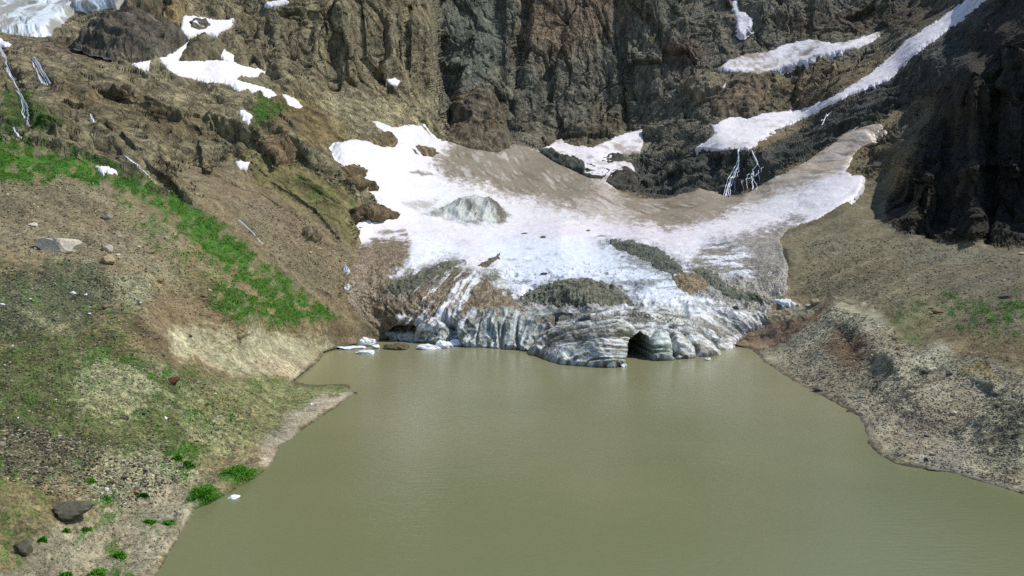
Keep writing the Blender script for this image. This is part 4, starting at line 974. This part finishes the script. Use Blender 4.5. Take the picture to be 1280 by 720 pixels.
# ------------------------------------------------------------------ grass and low plants
def mat_leaf(name, a, b_):
    m, t, b = nt(name)
    v = vmap(t, (1, 1, 1)); n1 = noise_n(t, v, .45, 5, .65)
    cr = N(t, 'ShaderNodeValToRGB'); cr.color_ramp.elements[0].position = .3; cr.color_ramp.elements[0].color = (*a, 1); cr.color_ramp.elements[1].position = .7; cr.color_ramp.elements[1].color = (*b_, 1)
    t.links.new(n1.outputs[0], cr.inputs[0]); t.links.new(cr.outputs[0], b.inputs['Base Color']); b.inputs['Roughness'].default_value = .7; b.inputs['Specular IOR Level'].default_value = .2
    return m
M_GRASS = mat_leaf('meadow_grass', srgb(38, 96, 10), srgb(84, 130, 30)); M_LEAF = mat_leaf('low_plant_leaves', srgb(38, 102, 8), srgb(86, 146, 24))
cand = np.c_[rng.uniform(-10, 470, 260000), rng.uniform(90, 725, 260000)]
cand = np.r_[cand, np.c_[rng.uniform(1080, 1285, 14000), rng.uniform(350, 430, 14000)]]
ii = np.clip(np.searchsorted(xs, cand[:, 0]), 0, len(xs) - 1); jj = np.clip(np.searchsorted(ys, cand[:, 1]), 0, len(ys) - 1)
idx = jj * len(xs) + ii
gm = ZGR[idx]
# sparse herbs over the whole green bank too
herb = sstep(-4, 10, sdist([(0,350),(150,340),(200,460),(330,470),(430,486),(300,600),(100,640),(60,720),(-20,720)], cand[:, 0], cand[:, 1])) * .06 * (cand[:, 0] < 470)
pat = .5 + .9 * fbm(np.c_[cand, 0 * cand[:, :1]] / np.array([16, 7, 1]), 4, .65, 91)
keep = (rng.random(len(cand)) < np.clip(gm ** 1.6 * np.clip(pat + .25, .1, 1.2), 0, 1) * 1.3 + herb) & (sdist(LAKE, cand[:, 0], cand[:, 1]) < -1.5)
cand, idx = cand[keep], idx[keep]
if len(cand) > 70000: cand, idx = cand[:70000], idx[:70000]
p = LP[idx]
NB = 4
h_ = (.8 + 1.1 * rng.random((len(p), NB))) * (p[:, 1] / FOC)[:, None] * 1.0
an = rng.uniform(0, 6.28, (len(p), NB)); ln = rng.uniform(.2, .9, (len(p), NB)) * h_
off = rng.normal(size=(len(p), NB, 2)) * (p[:, 1] / FOC)[:, None, None] * 1.1
root = p[:, None, :] + np.concatenate([off, np.full((len(p), NB, 1), -.05)], -1)
wd = h_ * .26
sidev = np.stack([-np.sin(an), np.cos(an), 0 * an], -1) * wd[..., None]
tip = root + np.stack([np.cos(an) * ln, np.sin(an) * ln, h_], -1)
vv = np.stack([root - sidev, root + sidev, tip], 2).reshape(-1, 3)
gro = mesh_obj('grass', vv, np.arange(len(vv)).reshape(-1, 3), M_GRASS, smooth=False); gro['kind'] = 'stuff'
print('grass clumps', len(p))
def plant(x, y, wpx, hpx, label, group=None):
    p, n, c, g = land_point([x], [y]); p = p[0]; m = p[1] / FOC; R = wpx * m / 2; H = hpx * m
    nb = int(140 + wpx * 26)
    a = rng.uniform(0, 6.28, nb); r = np.sqrt(rng.random(nb)) * .85 * R * (1 + .3 * np.sin(a * 3 + x) + .25 * np.sin(a * 5 + y)) * (.7 + .6 * rng.random(nb)); z = H * (1 - (r / (R * 1.35)) ** 2) * rng.random(nb) ** .6
    q = np.c_[r * np.cos(a), r * np.sin(a) * 1.6, z]
    pq, nq, _, _ = land_point(np.full(nb, x) + q[:, 0] / m, np.full(nb, y) - q[:, 1] * .25 / m)
    q = pq + np.c_[0 * z, 0 * z, z]
    L = m * rng.uniform(1.2, 2.4, nb); b = rng.uniform(0, 6.28, nb); e = rng.uniform(.2, 1.2, nb)
    d = np.c_[np.cos(b) * np.cos(e), np.sin(b) * np.cos(e), np.sin(e)] * L[:, None]; sv = np.c_[-np.sin(b), np.cos(b), 0 * b] * (L * .4)[:, None]
    vv = np.stack([q - d * .1, q + d * .45 + sv, q + d, q + d * .45 - sv], 1).reshape(-1, 3)
    o = mesh_obj('low_plant', vv - p, np.arange(len(vv)).reshape(-1, 4), M_LEAF, smooth=False); o.location = p
    tag(o, label, 'plant', group)
plant(255, 624, 40, 7, 'wide bright green plant mat at the water edge, left of two'); plant(301, 596, 46, 7, 'wide bright green plant mat at the water edge, right of two')
for x, y, w_ in ((180,619,11),(116,602,16),(85,663,9),(108,664,12),(188,657,14),(211,656,15),(150,695,17),(124,714,18),(86,716,16),(53,678,10),(132,628,14),(236,580,18),(225,570,12)):
    plant(x, y, w_ * 1.15, 3.5, 'small bright green plant tuft on the lower left bank', 'green tufts on the left bank')

# ------------------------------------------------------------------ floating ice
M_FLOE = mat_plain('floating_ice', (.74, .79, .83), .4, .8, .14, .25, .4); M_DIRTYICE = mat_plain('debris_covered_ice', srgb(96, 88, 70), .85, 1.2, .4, .3, .2)
def floe(x, y, wpx, hpx, label, mat=None, seed=0, deep=4.0, rz=0.0, cat='ice floe', land=False, group=None):
    d = float(plane_d(np.array([y]))[0]); m = d / FOC
    p = pos(np.array([float(x)]), np.array([float(y)]), np.array([d]))[0]
    if land: p = surf(x, y)[0][0]; m = p[1] / FOC
    v, f = rock_shape(300 + seed, 4, .8, 16, .16)
    v = v * np.array([wpx * m / 1.9, deep / 1.6, hpx * m / 1.1])
    v[:, 2] *= 1 + .35 * fbm(v / 2.2, 3, .5, seed)
    o = mesh_obj('ice_floe', v, f, mat or M_FLOE, smooth=False); o.location = Vector(p) + Vector((0, deep * .45, hpx * m * .18)); o.rotation_euler = (0, 0, rz)
    return tag(o, label, cat, group)
floe(434,437,36,4,'flat white ice floe nearest the left silt shore',seed=1,deep=5,rz=.1); floe(458,433,22,11,'pointed white ice floe in the left cluster',seed=2,deep=4); floe(457,443,30,5,'low white ice floe in front of the pointed one',seed=3,deep=4)
floe(470,436,14,5,'small white ice floe right of the pointed one',seed=8,deep=3)
floe(497,438,42,10,'dark debris covered ice floe before the small cave',M_DIRTYICE,4,6); floe(534,437,34,9,'white ice floe joined to the dark debris covered one',seed=5,deep=5); floe(556,435,26,10,'blocky white ice floe in the middle of the row',seed=6,deep=5); floe(572,433,20,10,'last white ice floe of the row by the ice wall',seed=7,deep=4)
floe(291,624,17,5,'small white ice sliver floating by the green plant mat',seed=9,deep=1.2,rz=.25); floe(779,459,9,7,'small ice block at the foot of the cave pillar',seed=10,deep=3)
floe(434,342,9,11,'upper white ice block stranded on the left margin',seed=11,deep=3,land=True,cat='ice block'); floe(432,364,9,9,'lower white ice block stranded on the left margin',seed=12,deep=3,land=True,cat='ice block'); floe(885,451,10,5,'small ice block at the right foot of the snout',seed=13,deep=3)

# ------------------------------------------------------------------ falling water
M_FALL = mat_plain('white_water', (.72, .78, .86), .35, 1.2, .2, .1, .5)
def fall(name, lines, label, cat='waterfall', group=None):
    V, Fc = [], []
    bundle = []
    for line, wd in lines:
        nst = 1 if wd < 1.25 else int(2 + wd * 1.3)
        for q_ in range(nst): bundle.append((line, wd if nst == 1 else rng.uniform(.3, .75), 0 if nst == 1 else rng.uniform(-.5, .5) * wd))
    for line, wd, sh_ in bundle:
        L = np.array(resample(line, .9)); L[:, 0] += sh_; k = len(L)
        L[:, 0] += fbm(np.c_[L[:, 1] / 4, L[:, 0] / 9, 0 * L[:, 0] + sh_ * 2], 3, .6, 81) * .55
        p, n, c, g = land_point(L[:, 0], L[:, 1])
        m = p[:, 1] / FOC
        pp = np.pad(p, ((1, 1), (0, 0)), mode='edge'); p = (pp[:-2] + pp[1:-1] + pp[2:]) / 3
        tan = np.gradient(p, axis=0); tan /= np.linalg.norm(tan, axis=1)[:, None] + 1e-6
        nn = n * .6 + np.array([0, -.8, .1]); nn /= np.linalg.norm(nn, axis=1)[:, None]
        sd_ = np.cross(tan, nn); sd_ /= np.linalg.norm(sd_, axis=1)[:, None] + 1e-6
        ww = wd * 1.5 * m * (.65 + .5 * np.abs(vn(np.c_[np.arange(k) / 5, 0 * m + wd, m]))) * np.minimum(1, np.minimum(np.arange(k) + .6, k - np.arange(k)) / 3)
        b0 = sum(len(q) for q in V)
        ring = []
        for (a, u) in ((-.5, -.12), (-.25, .02), (.0, .05), (.25, .02), (.5, -.12)):
            ring.append(p + sd_ * (a * ww)[:, None] + nn * (u * np.minimum(ww, 1.2) + 1.3)[:, None])
        V.append(np.stack(ring, 1).reshape(-1, 3))
        q = np.arange(k - 1)[:, None] * 5 + np.arange(4)[None]
        Fc.append(np.stack([q, q + 1, q + 6, q + 5], -1).reshape(-1, 4) + b0)
    tag(mesh_obj(name, np.concatenate(V), np.concatenate(Fc), M_FALL), label, cat, group)
fall('waterfall', [([(0,56),(6,68),(11,80),(14,92),(18,97)], 2.6), ([(2,62),(8,78),(12,90)], 1.3), ([(16,95),(19,102),(23,110)], 1.0)], 'thin waterfall at the left edge under the hanging glacier')
fall('waterfall', [([(40,78),(46,88),(52,99),(56,104)], 2.2), ([(45,76),(52,86),(57,95),(62,105)], 4.0), ([(42,84),(50,96),(58,104)], 2)], 'wide short waterfall right of the left edge one')
fall('waterfall', [([(20,108),(26,118),(31,130),(35,142),(37,152),(38,160)], 3.0), ([(27,122),(29,136),(32,150)], 1.8)], 'longest left waterfall dropping to the green crest')
fall('waterfall', [([(19,165),(23,171),(28,178)], 2)], 'tiny lowest cascade just above the green crest')
fall('waterfall', [([(114,137),(117,143),(121,148)], 3)], 'short white spout alone on the brown slabs')
fall('waterfall', [([(926,190),(924,200),(919,212),(912,225),(908,236),(905,244)], 1.1), ([(927,191),(922,206),(917,220),(913,232),(911,243)], .7), ([(925,196),(916,212),(909,224),(904,238)], .6), ([(923,204),(920,222),(916,240)], .5), ([(914,222),(911,234),(908,245)], .6)], 'left strand of the twin waterfalls on the dark step')
fall('waterfall', [([(939,188),(943,196),(946,204),(938,211),(940,220),(942,228),(940,238)], 1.2), ([(940,190),(945,200),(947,209),(945,222)], .6), ([(937,212),(936,224),(934,238)], .6), ([(941,222),(946,232),(945,239)], .5), ([(952,205),(949,216),(947,226)], .6), ([(934,214),(930,228),(927,242)], .5)], 'right strand of the twin waterfalls on the dark step')
fall('waterfall', [([(1040,140),(1032,150),(1027,158)], .9), ([(1034,142),(1026,153)], .7)], 'faint trickle on the dark rock under the couloir')
fall('stream', [([(155,189),(165,197),(174,204),(179,212),(186,219),(195,226),(203,233),(214,238),(226,244)], 2.6), ([(168,200),(176,205),(180,209)], 3.0)], 'white stream running behind the grassy crest', 'stream')
fall('stream', [([(300,273),(311,284),(320,292)], 1.2), ([(321,294),(331,303)], .9)], 'thin white rivulet in the gully beside the green strip', 'stream')
print('details', round(time.time() - T0, 1))

# ------------------------------------------------------------------ camera, light, sky
cam = bpy.data.cameras.new('camera'); co = bpy.data.objects.new('camera', cam); C.objects.link(co)
co.location = (0, 0, HCAM); co.rotation_euler = (math.pi / 2 - PT, 0, 0)
cam.sensor_width = 36; cam.lens = FOC / 1280 * 36; cam.clip_start = .5; cam.clip_end = 5000
bpy.context.scene.camera = co
SUN_EL, SUN_AZ = math.radians(55), math.radians(80)     # azimuth clockwise from +Y (view direction) towards +X
sd = bpy.data.lights.new('sun', 'SUN'); so = bpy.data.objects.new('sun', sd); C.objects.link(so)
sd.energy = 4.0; sd.angle = math.radians(.53); sd.color = (1, .95, .87)
tv = Vector((math.sin(SUN_AZ) * math.cos(SUN_EL), math.cos(SUN_AZ) * math.cos(SUN_EL), math.sin(SUN_EL)))
so.rotation_euler = tv.to_track_quat('Z', 'Y').to_euler()
so.location = (300, 100, 600)
w = bpy.data.worlds.new('World'); bpy.context.scene.world = w; w.use_nodes = True
t = w.node_tree; bg = t.nodes['Background']
sk = t.nodes.new('ShaderNodeTexSky'); sk.sky_type = 'NISHITA'; sk.sun_disc = False; sk.sun_elevation = SUN_EL; sk.sun_rotation = SUN_AZ; sk.altitude = 2600; sk.air_density = 1; sk.dust_density = 1
t.links.new(sk.outputs[0], bg.inputs[0]); bg.inputs[1].default_value = .15
vs = bpy.context.scene.view_settings
vs.view_transform = 'Standard'; vs.look = 'None'; vs.gamma = 1; vs.use_curve_mapping = False; vs.exposure = 0.15
sc = bpy.context.scene
sc.render.engine = 'CYCLES'
try:
    sc.cycles.use_denoising = False; sc.cycles.denoiser = 'OPENIMAGEDENOISE'; sc.cycles.denoising_input_passes = 'RGB_ALBEDO_NORMAL'; sc.cycles.denoising_prefilter = 'ACCURATE'; sc.cycles.max_bounces = 6; sc.cycles.diffuse_bounces = 3
except Exception as e: print(e)
print('built in', round(time.time() - T0, 1))
